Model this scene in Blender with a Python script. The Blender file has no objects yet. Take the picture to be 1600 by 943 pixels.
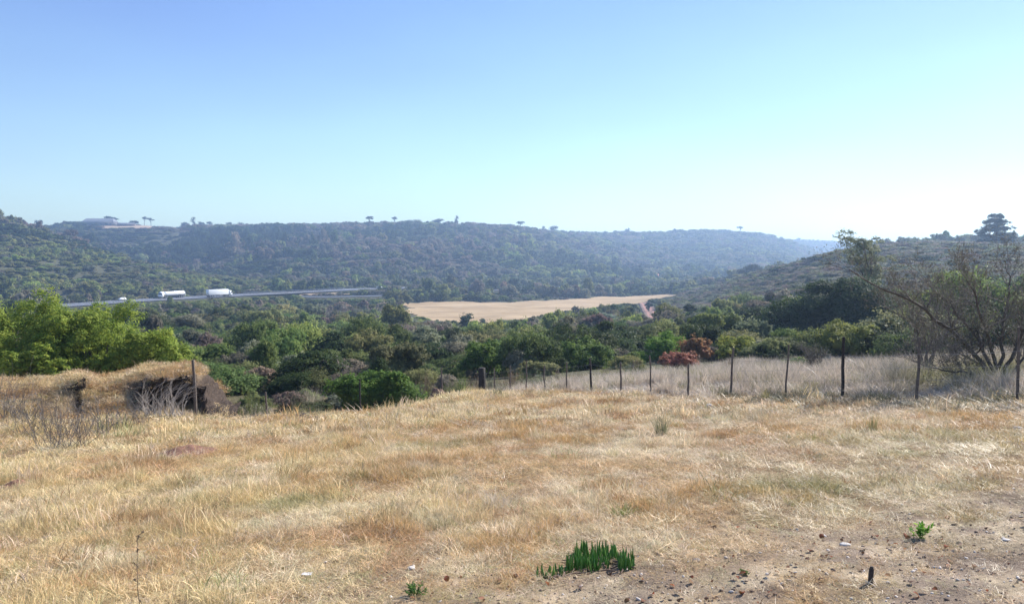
import bpy, math, random
import numpy as np
from mathutils import Vector

SC = bpy.context.scene
COL = SC.collection
rng = np.random.default_rng(12)
random.seed(5)
R_ = math.radians

# ------------------------------------------------------------------ camera
EYE, FPX, PITCH = 1.6, 1230.0, R_(3.1)
cam = bpy.data.cameras.new('camera')
cam.sensor_width = 36.0
cam.lens = 36.0 * FPX / 1600.0
cam.clip_start, cam.clip_end = 0.1, 20000
camo = bpy.data.objects.new('camera', cam)
COL.objects.link(camo)
camo.location = (0, 0, EYE)
camo.rotation_euler = (R_(90) - PITCH, 0, 0)
SC.camera = camo

# ------------------------------------------------------------------ sky, sun, exposure
SUN_AZ, SUN_EL = R_(52), R_(38)
world = bpy.data.worlds.new('World')
SC.world = world
world.use_nodes = True
wn, wl = world.node_tree.nodes, world.node_tree.links
wn.clear()
sky = wn.new('ShaderNodeTexSky')
sky.sky_type = 'NISHITA'
sky.sun_disc = False
sky.sun_elevation = SUN_EL
sky.sun_rotation = SUN_AZ
sky.altitude = 100
sky.air_density = 1.15
sky.dust_density = 0.3
sky.ozone_density = 1.6
bg = wn.new('ShaderNodeBackground')
bg.inputs['Strength'].default_value = 0.075
wo = wn.new('ShaderNodeOutputWorld')
gam = wn.new('ShaderNodeGamma'); gam.inputs[1].default_value = 0.72
tone = wn.new('ShaderNodeMix'); tone.data_type = 'RGBA'; tone.blend_type = 'MULTIPLY'; tone.inputs[0].default_value = 1
tone.inputs[7].default_value = (1.30, 1.56, 1.85, 1)
wl.new(sky.outputs[0], gam.inputs[0]); wl.new(gam.outputs[0], tone.inputs[6]); tcw = wn.new('ShaderNodeTexCoord'); sep = wn.new('ShaderNodeSeparateXYZ'); wl.new(tcw.outputs['Generated'], sep.inputs[0])
mrw = wn.new('ShaderNodeMapRange'); mrw.inputs[1].default_value = 0.02; mrw.inputs[2].default_value = 0.30
wl.new(sep.outputs['Z'], mrw.inputs[0])
grad = wn.new('ShaderNodeMix'); grad.data_type = 'RGBA'
grad.inputs[6].default_value = (1.22, 1.22, 1.10, 1); grad.inputs[7].default_value = (0.79, 0.83, 1.04, 1)
wl.new(mrw.outputs[0], grad.inputs[0])
tone2 = wn.new('ShaderNodeMix'); tone2.data_type = 'RGBA'; tone2.blend_type = 'MULTIPLY'; tone2.inputs[0].default_value = 1
wl.new(tone.outputs[2], tone2.inputs[6]); wl.new(grad.outputs[2], tone2.inputs[7]); nzw = wn.new('ShaderNodeTexNoise'); nzw.inputs['Scale'].default_value = 2.2; nzw.inputs['Detail'].default_value = 3
mpw = wn.new('ShaderNodeMapping'); mpw.inputs['Rotation'].default_value = (0, .45, 0); mpw.inputs['Scale'].default_value = (.6, .6, 2.2)
wl.new(tcw.outputs['Generated'], mpw.inputs[0]); wl.new(mpw.outputs[0], nzw.inputs['Vector'])
hzw = wn.new('ShaderNodeMix'); hzw.data_type = 'RGBA'; hzw.inputs[6].default_value = (.92, .91, .97, 1); hzw.inputs[7].default_value = (1.07, 1.08, 1.03, 1)
mhw = wn.new('ShaderNodeMapRange'); mhw.inputs[1].default_value = .3; mhw.inputs[2].default_value = .7; wl.new(nzw.outputs['Fac'], mhw.inputs[0]); wl.new(mhw.outputs[0], hzw.inputs[0])
tone3 = wn.new('ShaderNodeMix'); tone3.data_type = 'RGBA'; tone3.blend_type = 'MULTIPLY'; tone3.inputs[0].default_value = 1
wl.new(tone2.outputs[2], tone3.inputs[6]); wl.new(hzw.outputs[2], tone3.inputs[7]); wl.new(tone3.outputs[2], bg.inputs[0])
wl.new(bg.outputs[0], wo.inputs[0])
sun = bpy.data.lights.new('sun', 'SUN')
sun.energy = 4.6
sun.angle = R_(0.5)
sun.color = (1.0, 0.955, 0.89)
suno = bpy.data.objects.new('sun', sun)
COL.objects.link(suno)
sdir = Vector((math.sin(SUN_AZ) * math.cos(SUN_EL), math.cos(SUN_AZ) * math.cos(SUN_EL), math.sin(SUN_EL)))
suno.rotation_euler = sdir.to_track_quat('Z', 'Y').to_euler()
suno.location = (60, 50, 80)
SC.view_settings.view_transform = 'Standard'
SC.view_settings.look = 'None'
SC.view_settings.gamma = 1
SC.view_settings.use_curve_mapping = False
SC.view_settings.exposure = 1.0
SC.cycles.max_bounces = 6
SC.cycles.diffuse_bounces = 2
SC.cycles.glossy_bounces = 1
SC.cycles.transmission_bounces = 3
SC.cycles.volume_bounces = 0
SC.cycles.sample_clamp_indirect = 4.0
SC.cycles.use_denoising = True
SC.cycles.denoiser = 'OPENIMAGEDENOISE'
SC.cycles.denoising_input_passes = 'RGB_ALBEDO_NORMAL'
SC.cycles.denoising_prefilter = 'ACCURATE'
SC.render.use_persistent_data = False

# ------------------------------------------------------------------ numpy helpers
def sstep(a, b, x):
    t = np.clip((x - a) / (b - a), 0, 1)
    return t * t * (3 - 2 * t)

_perm = {}
def vnoise(x, y, seed=0):
    if seed not in _perm:
        _perm[seed] = np.random.default_rng(1000 + seed).random((256, 256))
    T = _perm[seed]
    xi = np.floor(x).astype(np.int64); yi = np.floor(y).astype(np.int64)
    fx = x - xi; fy = y - yi
    fx = fx * fx * (3 - 2 * fx); fy = fy * fy * (3 - 2 * fy)
    a = T[xi & 255, yi & 255]; b = T[(xi + 1) & 255, yi & 255]
    c = T[xi & 255, (yi + 1) & 255]; d = T[(xi + 1) & 255, (yi + 1) & 255]
    return (a * (1 - fx) + b * fx) * (1 - fy) + (c * (1 - fx) + d * fx) * fy

def fbm(x, y, seed=0, o=3):
    s, a, t = 0, 1.0, 0
    for i in range(o):
        s = s + a * vnoise(x * 2 ** i + 17.3 * i, y * 2 ** i - 9.1 * i, seed + i)
        t += a
        a *= 0.5
    return s / t                       # 0..1, about 0.5

def px_dir(px, py):
    """direction of a photo pixel, scaled to one metre of forward depth"""
    x = (px - 800.0) / FPX; y = -(py - 471.5) / FPX
    fy = math.cos(PITCH) + y * math.sin(PITCH)
    fz = -math.sin(PITCH) + y * math.cos(PITCH)
    return x / fy, fz / fy

def at(px, py, Y):
    u, v = px_dir(px, py)
    return np.array([u * Y, Y, EYE + v * Y])

# ------------------------------------------------------------------ terrain height
COLS = {
 -500: [(45,600),(100,560),(200,520),(330,484),(370,478),(460,420),(560,350),(640,320),(750,330),(1000,360),(2000,380)],
    0: [(45,605),(100,560),(200,520),(330,484),(360,480),(450,432),(560,372),(640,338),(750,345),(1000,368),(2000,385)],
  100: [(45,605),(100,562),(200,520),(345,480),(390,474),(470,440),(560,395),(650,367),(740,388),(900,357),(960,351),(1300,352),(2000,360)],
  200: [(45,605),(100,562),(200,520),(340,484),(400,471),(460,455),(540,428),(620,399),(690,425),(760,425),(900,362),(960,351),(1300,353),(2000,360)],
  300: [(45,605),(100,565),(200,525),(340,489),(430,466),(480,458),(540,446),(600,430),(670,442),(740,432),(850,372),(930,354),(1300,356),(2000,362)],
  400: [(45,608),(100,565),(200,525),(340,490),(450,463),(490,459),(560,449),(640,440),(720,415),(850,372),(920,353),(1300,356),(2000,362)],
  520: [(45,605),(100,562),(200,527),(330,498),(460,466),(505,457),(560,451),(640,440),(720,412),(850,368),(920,351),(1300,354),(2000,362)],
  630: [(45,600),(100,560),(200,527),(300,502),(380,484),(435,473),(480,463),(560,452),(640,440),(720,412),(850,364),(920,347),(1100,349),(2000,360)],
  800: [(45,590),(100,555),(200,524),(300,501),(380,484),(445,472),(560,456),(650,446),(750,415),(880,366),(940,353),(1100,356),(2000,365)],
  900: [(45,580),(100,550),(200,520),(300,498),(400,480),(480,468),(600,452),(680,442),(780,425),(900,392),(1060,364),(1200,364),(2000,370)],
 1000: [(45,572),(100,542),(200,512),(300,493),(400,479),(520,464),(620,452),(720,444),(850,425),(1000,390),(1150,360),(1300,364),(2000,372)],
 1100: [(45,568),(100,535),(200,500),(280,482),(380,466),(470,455),(560,456),(700,446),(850,424),(1000,392),(1150,358),(1300,364),(2000,372)],
 1180: [(45,565),(100,528),(180,492),(260,462),(340,436),(400,424),(480,440),(700,445),(850,424),(1000,392),(1150,358),(1300,368),(2000,376)],
 1250: [(45,565),(100,525),(180,478),(250,438),(320,413),(370,408),(450,425),(700,445),(850,424),(1000,405),(1150,383),(1300,388),(2000,378)],
 1310: [(45,565),(100,522),(180,470),(250,422),(310,396),(360,391),(450,408),(700,440),(850,432),(1000,425),(1300,415),(2000,377)],
 1400: [(45,562),(100,520),(180,458),(250,405),(310,378),(360,371),(450,380),(700,415),(1000,425),(1300,415),(2000,395)],
 1500: [(45,560),(100,515),(180,446),(250,392),(310,371),(350,367),(450,376),(700,410),(1000,425),(2000,395)],
 1600: [(45,560),(100,512),(180,440),(250,388),(310,374),(350,371),(450,376),(700,410),(1000,425),(2000,395)],
 2100: [(45,555),(100,500),(180,430),(250,380),(310,362),(350,358),(450,364),(700,400),(1000,420),(2000,395)],
}
for _k, _rows in COLS.items():
    for _i, (_r, _y) in enumerate(_rows):
        _y2 = _y
        if _r >= 780 and _r < 1600 and _y < 376 and _k not in (200,): _y2 = _y + 6
        if 540 <= _r <= 745 and _k < 250: _y2 = _y + 4
        if 240 < _r < 520 and _k >= 1180 and _y < 440: _y2 = _y + (5 if _k < 1380 else 9 if _k < 1480 else 14)
        _r2 = _r if _r <= 700 or _r >= 1600 else 700 + (_r - 700) * 1.7
        _rows[_i] = (_r2, _y2)
AZ = np.linspace(R_(-50), R_(50), 261)
LR = np.linspace(math.log(30), math.log(2600), 260)
def _build_table():
    keys = sorted(COLS)
    caz, prof = [], []
    for k in keys:
        u = px_dir(k, 430)[0]
        s = math.sqrt(1 + u * u)
        rr = np.log([r * s for r, _ in COLS[k]])
        zz = np.array([EYE + px_dir(k, y)[1] * r for r, y in COLS[k]])
        prof.append(np.interp(LR, rr, zz))
        caz.append(math.atan(u))
    prof = np.array(prof)
    Z = np.array([np.interp(AZ, caz, prof[:, j]) for j in range(len(LR))]).T
    def blur(A, w, axis):
        k = np.exp(-0.5 * (np.arange(-3 * w, 3 * w + 1) / w) ** 2); k /= k.sum()
        pad = [(0, 0), (0, 0)]; pad[axis] = (3 * w, 3 * w)
        B = np.pad(A, pad, mode='edge')
        return np.apply_along_axis(lambda v: np.convolve(v, k, 'valid'), axis, B)
    return blur(blur(Z, 3, 0), 2, 1)
ZT = _build_table()

def table(az, R):
    a = np.clip((az - AZ[0]) / (AZ[1] - AZ[0]), 0, len(AZ) - 1.001)
    r = np.clip((np.log(np.maximum(R, 1)) - LR[0]) / (LR[1] - LR[0]), 0, len(LR) - 1.001)
    i = a.astype(int); j = r.astype(int); fa = a - i; fr = r - j
    return (ZT[i, j] * (1 - fa) + ZT[i + 1, j] * fa) * (1 - fr) + (ZT[i, j + 1] * (1 - fa) + ZT[i + 1, j + 1] * fa) * fr

# roads as polylines of (pixel x, pixel y, level): depth follows from the level
def road_pts(spec, n=160):
    P = []
    for px, py, z in spec:
        u, v = px_dir(px, py)
        Y = (z - EYE) / v
        P.append((u * Y, Y, z))
    P = np.array(P)
    t = np.r_[0, np.cumsum(np.linalg.norm(np.diff(P[:, :2], axis=0), axis=1))]
    s = np.linspace(0, t[-1], n)
    Q = np.stack([np.interp(s, t, P[:, k]) for k in range(3)], 1)
    for _ in range(6):
        Q[1:-1] = (Q[:-2] + 2 * Q[1:-1] + Q[2:]) / 4
    return Q
ROAD_A = road_pts([(-120,492,-20.6),(0,485,-20.4),(110,478.5,-20.4),(200,472,-20.4),(300,466.5,-20.4),(380,462,-20.2),(460,458.2,-19.4),(545,453.8,-18.2),(600,451.8,-18.2),(650,450.4,-18.2)])
ROAD_B = road_pts([(440,463.5,-20.6),(500,465,-20.8),(600,463,-20.8),(721,457.5,-20.5),(800,453,-20.5),(886,448.5,-20.3),(960,445,-20)])

def near_line(x, y, Q):
    d = np.full(x.shape, 1e9); z = np.zeros(x.shape)
    for q in Q:
        dd = np.hypot(x - q[0], y - q[1])
        m = dd < d
        d = np.where(m, dd, d); z = np.where(m, q[2], z)
    return d, z

def lawn_plane(x, y):
    a = np.where(x > 0, 0.0757 * x, 0.030 * x)
    a = a * sstep(-1, 1, x) + 0.030 * x * (1 - sstep(-1, 1, x))
    return -0.1127 * y + a

YFIELD = np.array([(628,497),(700,497),(755,500),(800,496),(830,492),(880,483),(950,475.5),(1000,470),(1050,462)], float)
YROAD = np.array([(60,486),(110,484),(200,478.5),(275,474.5),(300,473),(345,471.5),(420,467),(480,466),(540,467),(600,465)], float)
def H(x, y, roads=True, bumps=True):
    x = np.asarray(x, float); y = np.asarray(y, float)
    R = np.hypot(x, y); az = np.arctan2(x, np.where(y > 0.3, y, 0.3))
    far = table(az, R)
    w = sstep(26, 46, R)
    lp = lawn_plane(x, np.clip(y, -30, 60))
    u = x / np.maximum(y, 0.5)
    px = 800 + FPX * u
    lp = lp - 1.3 * sstep(20.5, 29, R) * sstep(330, 380, px) * (1 - sstep(560, 720, px))
    z = lp * (1 - w) + far * w
    if bumps:
        z = z + (fbm(x / 1.3, y / 1.3, 3, 3) - .5) * 0.10 * (1 - w) + (fbm(x / .16, y / .16, 13, 3) - .5) * .028 * (1 - sstep(7, 10, R)) + (fbm(x / 5, y / 5, 5, 2) - .5) * 0.22 * sstep(6, 12, R) * (1 - w)
        hill = sstep(150, 500, R)
        z = z + (fbm(x / 90, y / 90, 7, 3) - .5) * 9 * hill * sstep(-26, -8, z) + (fbm(x / 14, y / 14, 9, 2) - .5) * 1.2 * sstep(45, 90, R)
    if roads:
        m = (R > 300) & (R < 900)
        if m.any():
            zz = z[m]
            pm = px[m]; lim = EYE - (np.interp(pm, YROAD[:, 0], YROAD[:, 1]) + 2.5 - 405) / FPX * y[m]
            zz = np.where((pm > 60) & (pm < 600) & (R[m] < 490) & (y[m] > 0), np.minimum(zz, lim), zz)
            for Q in (ROAD_A, ROAD_B):
                d, rz = near_line(x[m], y[m], Q)
                k = 1 - sstep(9, 26, d)
                zz = zz * (1 - k) + rz * k
            z = z.copy(); z[m] = zz
    return z

def H1(x, y):
    return float(H(np.array([x]), np.array([y]))[0])

def hit(px, py, lo=2.0, hi=900.0):
    """first ground point seen along a photo pixel"""
    u, v = px_dir(px, py)
    Y = np.exp(np.linspace(math.log(lo), math.log(hi), 1500))
    g = H(u * Y, Y, roads=False, bumps=False) - (EYE + v * Y)
    k = np.argmax(g > 0)
    Yk = Y[k]
    return np.array([u * Yk, Yk, H1(u * Yk, Yk)])

def inpoly(x, y, P):
    c = np.zeros(x.shape, bool)
    n = len(P)
    for i in range(n):
        x1, y1 = P[i][0], P[i][1]; x2, y2 = P[(i + 1) % n][0], P[(i + 1) % n][1]
        m = ((y1 > y) != (y2 > y)) & (x < (x2 - x1) * (y - y1) / (y2 - y1 + 1e-12) + x1)
        c ^= m
    return c

FIELD_PX = [(622,474.2),(700,472.8),(800,472.3),(870,468.5),(960,463),(1050,459),(1064,463),(1010,473),(950,482),(880,492),(830,503),(770,511),(700,512),(640,508),(630,492)]
FIELD = [hit(px, py)[:2] for px, py in FIELD_PX]
TRACK_PX = [(1006,474),(1010,480),(1016,488),(1024,497),(1034,507)]
TRACK = np.array([hit(px, py) for px, py in TRACK_PX])

# ------------------------------------------------------------------ mesh builder
class MB:
    def __init__(s):
        s.V, s.F, s.n = [], [], 0
    def add(s, V, F, mat=0, rnd=None):
        V = np.asarray(V, float).reshape(-1, 3)
        if isinstance(F, list) and len({len(f) for f in F}) > 1:
            n0 = s.n; s.add(V, [f for f in F if len(f) == 4], mat); k = s.n
            s.n = n0; s.V.append(np.zeros((0, 3))); s.F.append((np.array([f for f in F if len(f) == 3]) + n0, np.full(sum(len(f) == 3 for f in F), mat), np.full(sum(len(f) == 3 for f in F), .5)))
            s.n = k
            return s
        F = np.asarray(F, int)
        if rnd is None: rnd = np.full(len(F), 0.5)
        s.V.append(V); s.F.append((F + s.n, np.full(len(F), mat), np.broadcast_to(rnd, (len(F),))))
        s.n += len(V)
        return s
    def leaves(s, P, N, size, aspect=0.45, mat=0, rnd=None, T=None):
        n = len(P)
        N = N / (np.linalg.norm(N, axis=1, keepdims=True) + 1e-9)
        A = rng.normal(size=(n, 3)) if T is None else T
        t = A - N * (A * N).sum(1, keepdims=True); t /= np.linalg.norm(t, axis=1, keepdims=True) + 1e-9
        b = np.cross(N, t)
        size = np.broadcast_to(size, (n,))[:, None]
        V = np.stack([P - t * size * .5, P + b * size * aspect * .5 + t * size * .05, P + t * size * .5, P - b * size * aspect * .5 + t * size * .05], 1).reshape(-1, 3)
        F = np.arange(4 * n).reshape(n, 4)
        return s.add(V, F, mat, rng.random(n) if rnd is None else rnd)
    def tubes(s, segs, sides=5, mat=0):
        """segs: rows p0(3) p1(3) r0 r1"""
        S = np.asarray(segs, float).reshape(-1, 8)
        n = len(S)
        if n == 0: return s
        p0, p1, r0, r1 = S[:, :3], S[:, 3:6], S[:, 6], S[:, 7]
        d = p1 - p0; d = d / (np.linalg.norm(d, axis=1, keepdims=True) + 1e-9)
        ref = np.where(np.abs(d[:, 2:3]) < .9, np.array([[0, 0, 1.]]), np.array([[1., 0, 0]]))
        a = np.cross(d, ref); a /= np.linalg.norm(a, axis=1, keepdims=True) + 1e-9
        b = np.cross(d, a)
        th = np.arange(sides) * 2 * math.pi / sides
        ring = a[:, None] * np.cos(th)[None, :, None] + b[:, None] * np.sin(th)[None, :, None]
        V = np.concatenate([p0[:, None] + ring * r0[:, None, None], p1[:, None] + ring * r1[:, None, None]], 1)
        i = np.arange(sides); j = (i + 1) % sides
        f = np.stack([i, j, j + sides, i + sides], 1)
        F = (f[None] + (np.arange(n) * 2 * sides)[:, None, None]).reshape(-1, 4)
        return s.add(V.reshape(-1, 3), F, mat, np.repeat(rng.random(n), sides))
    def path(s, P, r, sides=6, mat=0, caps=True):
        P = np.asarray(P, float); n = len(P); r = np.broadcast_to(r, (n,))
        d = np.gradient(P, axis=0); d /= np.linalg.norm(d, axis=1, keepdims=True) + 1e-9
        a = np.cross(d, [0.13, 0.31, 1.0] if abs(d[0, 2]) < .95 else [1., 0.2, 0]); a /= np.linalg.norm(a, axis=1, keepdims=True) + 1e-9
        b = np.cross(d, a)
        th = np.arange(sides) * 2 * math.pi / sides
        V = (P[:, None] + (a[:, None] * np.cos(th)[None, :, None] + b[:, None] * np.sin(th)[None, :, None]) * r[:, None, None]).reshape(-1, 3)
        F = []
        for k in range(n - 1):
            for i in range(sides):
                j = (i + 1) % sides
                F.append((k * sides + i, k * sides + j, (k + 1) * sides + j, (k + 1) * sides + i))
        s.add(V, F, mat)
        if caps:
            for k in (0, n - 1):
                c = len(V[k * sides:(k + 1) * sides])
                W = np.vstack([V[k * sides:(k + 1) * sides], P[k:k + 1]])
                s.add(W, [(i, (i + 1) % sides, sides) for i in range(sides)], mat)
        return s
    def box(s, lo, hi, mat=0, bevel=0.0):
        lo, hi = np.array(lo, float), np.array(hi, float)
        if bevel <= 0:
            V = [[(lo, hi)[(i >> k) & 1][k] for k in range(3)] for i in range(8)]
            return s.add(V, [(0, 2, 3, 1), (4, 5, 7, 6), (0, 1, 5, 4), (2, 6, 7, 3), (0, 4, 6, 2), (1, 3, 7, 5)], mat)
        import bmesh
        bm = bmesh.new(); bmesh.ops.create_cube(bm, size=1)
        for v in bm.verts: v.co = Vector((lo + hi) / 2) + Vector(tuple(np.array(v.co) * (hi - lo)))
        bmesh.ops.bevel(bm, geom=bm.edges[:], offset=bevel, segments=2, affect='EDGES', profile=.5)
        return s.bm(bm, mat)
    def bm(s, bm, mat=0):
        import bmesh
        bmesh.ops.triangulate(bm, faces=[f for f in bm.faces if len(f.verts) > 4])
        bm.verts.index_update()
        V = [tuple(v.co) for v in bm.verts]
        q = [[v.index for v in f.verts] for f in bm.faces if len(f.verts) == 4]
        t = [[v.index for v in f.verts] for f in bm.faces if len(f.verts) == 3]
        base = s.n
        s.V.append(np.array(V)); s.n += len(V)
        for L in (q, t):
            if L: s.F.append((np.array(L) + base, np.full(len(L), mat), np.full(len(L), .5)))
        bm.free()
        return s
    def blob(s, c, r, sub=2, amp=.12, freq=2.0, mat=0, seed=0):
        import bmesh
        bm = bmesh.new(); bmesh.ops.create_icosphere(bm, subdivisions=sub, radius=1)
        for v in bm.verts:
            p = np.array(v.co)
            k = 1 + amp * 2 * (float(fbm(np.array([p[0] * freq + seed * 3.7 + p[2] * 1.3]), np.array([p[1] * freq + seed * 1.9 - p[2] * 1.7]), 21, 3)[0]) - .5)
            v.co = Vector(tuple(np.array(c) + p * k * np.array(r)))
        return s.bm(bm, mat)
    def mesh(s, name, mats, smooth=False):
        m = bpy.data.meshes.new(name)
        V = np.concatenate(s.V) if s.V else np.zeros((0, 3))
        m.vertices.add(len(V)); m.vertices.foreach_set('co', V.ravel().astype(np.float32))
        li = np.concatenate([f.ravel() for f, _, _ in s.F]); tot = np.concatenate([np.full(len(f), f.shape[1]) for f, _, _ in s.F])
        m.loops.add(len(li)); m.loops.foreach_set('vertex_index', li.astype(np.int32))
        m.polygons.add(len(tot))
        m.polygons.foreach_set('loop_start', np.r_[0, np.cumsum(tot)[:-1]].astype(np.int32))
        m.polygons.foreach_set('loop_total', tot.astype(np.int32))
        for mt in mats: m.materials.append(mt)
        m.polygons.foreach_set('material_index', np.concatenate([x for _, x, _ in s.F]).astype(np.int32))
        if smooth: m.polygons.foreach_set('use_smooth', np.ones(len(tot), bool))
        m.update(calc_edges=True)
        a = m.attributes.new('rnd', 'FLOAT', 'FACE')
        a.data.foreach_set('value', np.concatenate([x for _, _, x in s.F]).astype(np.float32))
        return m
    def build(s, name, mats, parent=None, smooth=False, loc=None):
        o = bpy.data.objects.new(name, s.mesh(name, mats if isinstance(mats, (list, tuple)) else [mats], smooth))
        COL.objects.link(o)
        if parent: o.parent = parent
        if loc is not None: o.location = loc
        return o

def tag(o, label=None, cat=None, group=None, kind=None):
    for k, v in (('label', label), ('category', cat), ('group', group), ('kind', kind)):
        if v: o[k] = v
    return o

def empty(name, loc, rz=0.0):
    o = bpy.data.objects.new(name, None); COL.objects.link(o)
    o.location = tuple(loc); o.rotation_euler = (0, 0, rz); o.empty_display_size = .2
    return o

# ------------------------------------------------------------------ materials
def new_mat(name):
    m = bpy.data.materials.new(name); m.use_nodes = True
    n, l = m.node_tree.nodes, m.node_tree.links
    n.clear()
    return m, n, l, n.new('ShaderNodeOutputMaterial')

def leaf_mat(name, src='OBJECT', transl=0.35, var=0.7, hue=0.04, spec=0.25, rough=0.5):
    m, n, l, out = new_mat(name)
    if src == 'OBJECT':
        c = n.new('ShaderNodeObjectInfo').outputs['Color']
    else:
        a = n.new('ShaderNodeAttribute'); a.attribute_type = 'INSTANCER'; a.attribute_name = 'tint'
        c = a.outputs['Color']
    r = n.new('ShaderNodeAttribute'); r.attribute_name = 'rnd'
    hs = n.new('ShaderNodeHueSaturation')
    mh = n.new('ShaderNodeMapRange'); mh.inputs[3].default_value = .5 + hue; mh.inputs[4].default_value = .5 - hue
    mv = n.new('ShaderNodeMapRange'); mv.inputs[3].default_value = 1 - var / 2; mv.inputs[4].default_value = 1 + var / 2
    l.new(r.outputs['Fac'], mh.inputs[0]); l.new(r.outputs['Fac'], mv.inputs[0])
    l.new(mh.outputs[0], hs.inputs['Hue']); l.new(mv.outputs[0], hs.inputs['Value']); l.new(c, hs.inputs['Color'])
    p = n.new('ShaderNodeBsdfPrincipled'); p.inputs['Roughness'].default_value = rough
    p.inputs['Specular IOR Level'].default_value = spec
    l.new(hs.outputs[0], p.inputs['Base Color'])
    t = n.new('ShaderNodeBsdfTranslucent'); l.new(hs.outputs[0], t.inputs[0])
    mx = n.new('ShaderNodeMixShader'); mx.inputs[0].default_value = transl
    l.new(p.outputs[0], mx.inputs[1]); l.new(t.outputs[0], mx.inputs[2]); l.new(mx.outputs[0], out.inputs[0])
    return m

def plain(name, col, rough=.7, noise=0.0, scale=8.0, col2=None, bump=0.0, metal=0.0, spec=.4):
    m, n, l, out = new_mat(name)
    p = n.new('ShaderNodeBsdfPrincipled'); p.inputs['Roughness'].default_value = rough; p.inputs['Metallic'].default_value = metal
    p.inputs['Specular IOR Level'].default_value = spec
    l.new(p.outputs[0], out.inputs[0])
    if noise > 0:
        tc = n.new('ShaderNodeTexCoord'); nt = n.new('ShaderNodeTexNoise'); nt.inputs['Scale'].default_value = scale
        nt.inputs['Detail'].default_value = 6; nt.inputs['Roughness'].default_value = .65
        l.new(tc.outputs['Object'], nt.inputs['Vector'])
        mr = n.new('ShaderNodeMapRange'); mr.inputs[1].default_value = .3; mr.inputs[2].default_value = .7
        l.new(nt.outputs['Fac'], mr.inputs[0])
        mx = n.new('ShaderNodeMix'); mx.data_type = 'RGBA'
        c2 = col2 or tuple(c * (1 - noise) for c in col)
        mx.inputs[6].default_value = (*col, 1); mx.inputs[7].default_value = (*c2, 1)
        l.new(mr.outputs[0], mx.inputs[0]); l.new(mx.outputs[2], p.inputs['Base Color'])
        if bump:
            b = n.new('ShaderNodeBump'); b.inputs['Strength'].default_value = .8; b.inputs['Distance'].default_value = bump
            l.new(nt.outputs['Fac'], b.inputs['Height']); l.new(b.outputs[0], p.inputs['Normal'])
    else:
        p.inputs['Base Color'].default_value = (*col, 1)
    return m

LEAF_O = leaf_mat('leaf_individual', 'OBJECT', .45, .8, .03, .08, .55)
LEAF_I = leaf_mat('leaf_mass', 'INST', .45, .8, .03, .06, .6)
GRASS_I = leaf_mat('straw_blade', 'INST', .28, .75, .015, .3, .45)
GRASS_O = leaf_mat('straw_blade_single', 'OBJECT', .35, .6, .015, .3, .45)
LEAF_G = leaf_mat('leaf_glossy', 'OBJECT', .3, .9, .03, .28, .45)
WOOD = plain('weathered_wood', (.17, .14, .115), .85, .5, 14, (.075, .06, .05), .004)
WOOD_D = plain('creosoted_wood', (.045, .037, .031), .85, .5, 14, (.02, .017, .015), .004)
BARK = plain('grey_bark', (.15, .125, .10), .9, .5, 18, (.06, .05, .04), .006)
BARK_L = plain('pale_dead_stem', (.50, .44, .38), .8, .35, 12)
TWIG = plain('dry_twig', (.23, .20, .175), .85, .5, 9)
WIRE = plain('galvanised_wire', (.35, .34, .33), .45, metal=.8)

# ------------------------------------------------------------------ ground sheet
def ground_colour(x, y, z):
    R = np.hypot(x, y); px = 800 + FPX * x / np.maximum(y, .5)
    pyg = 405 - FPX * (z - EYE) / np.maximum(y, .5)
    n1 = fbm(x / 2.2, y / 2.2, 31, 4); n2 = fbm(x / 30, y / 30, 35, 3); n3 = fbm(x / .5, y / .5, 41, 3)
    soil = np.array([.25, .19, .14]); thatch = np.array([.25, .17, .095]); bush = np.array([.055, .06, .032]); dry = np.array([.30, .24, .145])
    bare = bare_mask(x, y)
    n5 = sstep(.48, .60, fbm(x / .33, y / .33, 47, 3))[..., None] * bare[..., None]
    soil = soil * (1 - n5) + np.array([.42, .33, .22]) * n5
    near = thatch * (0.8 + .45 * n1[..., None]) * (1 - bare[..., None]) + soil * (.8 + .45 * n3[..., None]) * bare[..., None]
    far = bush * (0.7 + .6 * n2[..., None]) + dry * .10
    w = sstep(34, 48, R)[..., None]
    c = near * (1 - w) + far * w
    rhl = (sstep(1030, 1100, px) * sstep(150, 190, R) * (1 - sstep(470, 520, R)))[..., None]
    c = c * (1 - rhl * .8) + np.array([.090, .084, .052]) * rhl * .8
    pl = ((1 - sstep(356.5, 358.5, pyg)) * sstep(1000, 1020, R) * (1 - sstep(1500, 1580, R)) * sstep(150, 165, px) * (1 - sstep(275, 300, px)))[..., None]
    c = c * (1 - pl) + np.array([.42, .31, .20]) * pl
    return c

def bare_mask(x, y):
    n = fbm(x / .9, y / .9, 51, 4)
    b = sstep(-1.5, .2, x + 0.25 * (y - 4)) * (1 - sstep(4.3, 6.2, y + (n - .5) * 3.2 - .35 * np.clip(x, 0, 4)))
    b2 = sstep(.60, .70, fbm(x / 1.6 + 5, y / 1.1, 57, 4)) * sstep(.2, 2, x) * (1 - sstep(11, 15, y)) * .8
    return np.clip(np.maximum(b * sstep(.22, .5, n + .12), b2), 0, 1)

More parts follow.
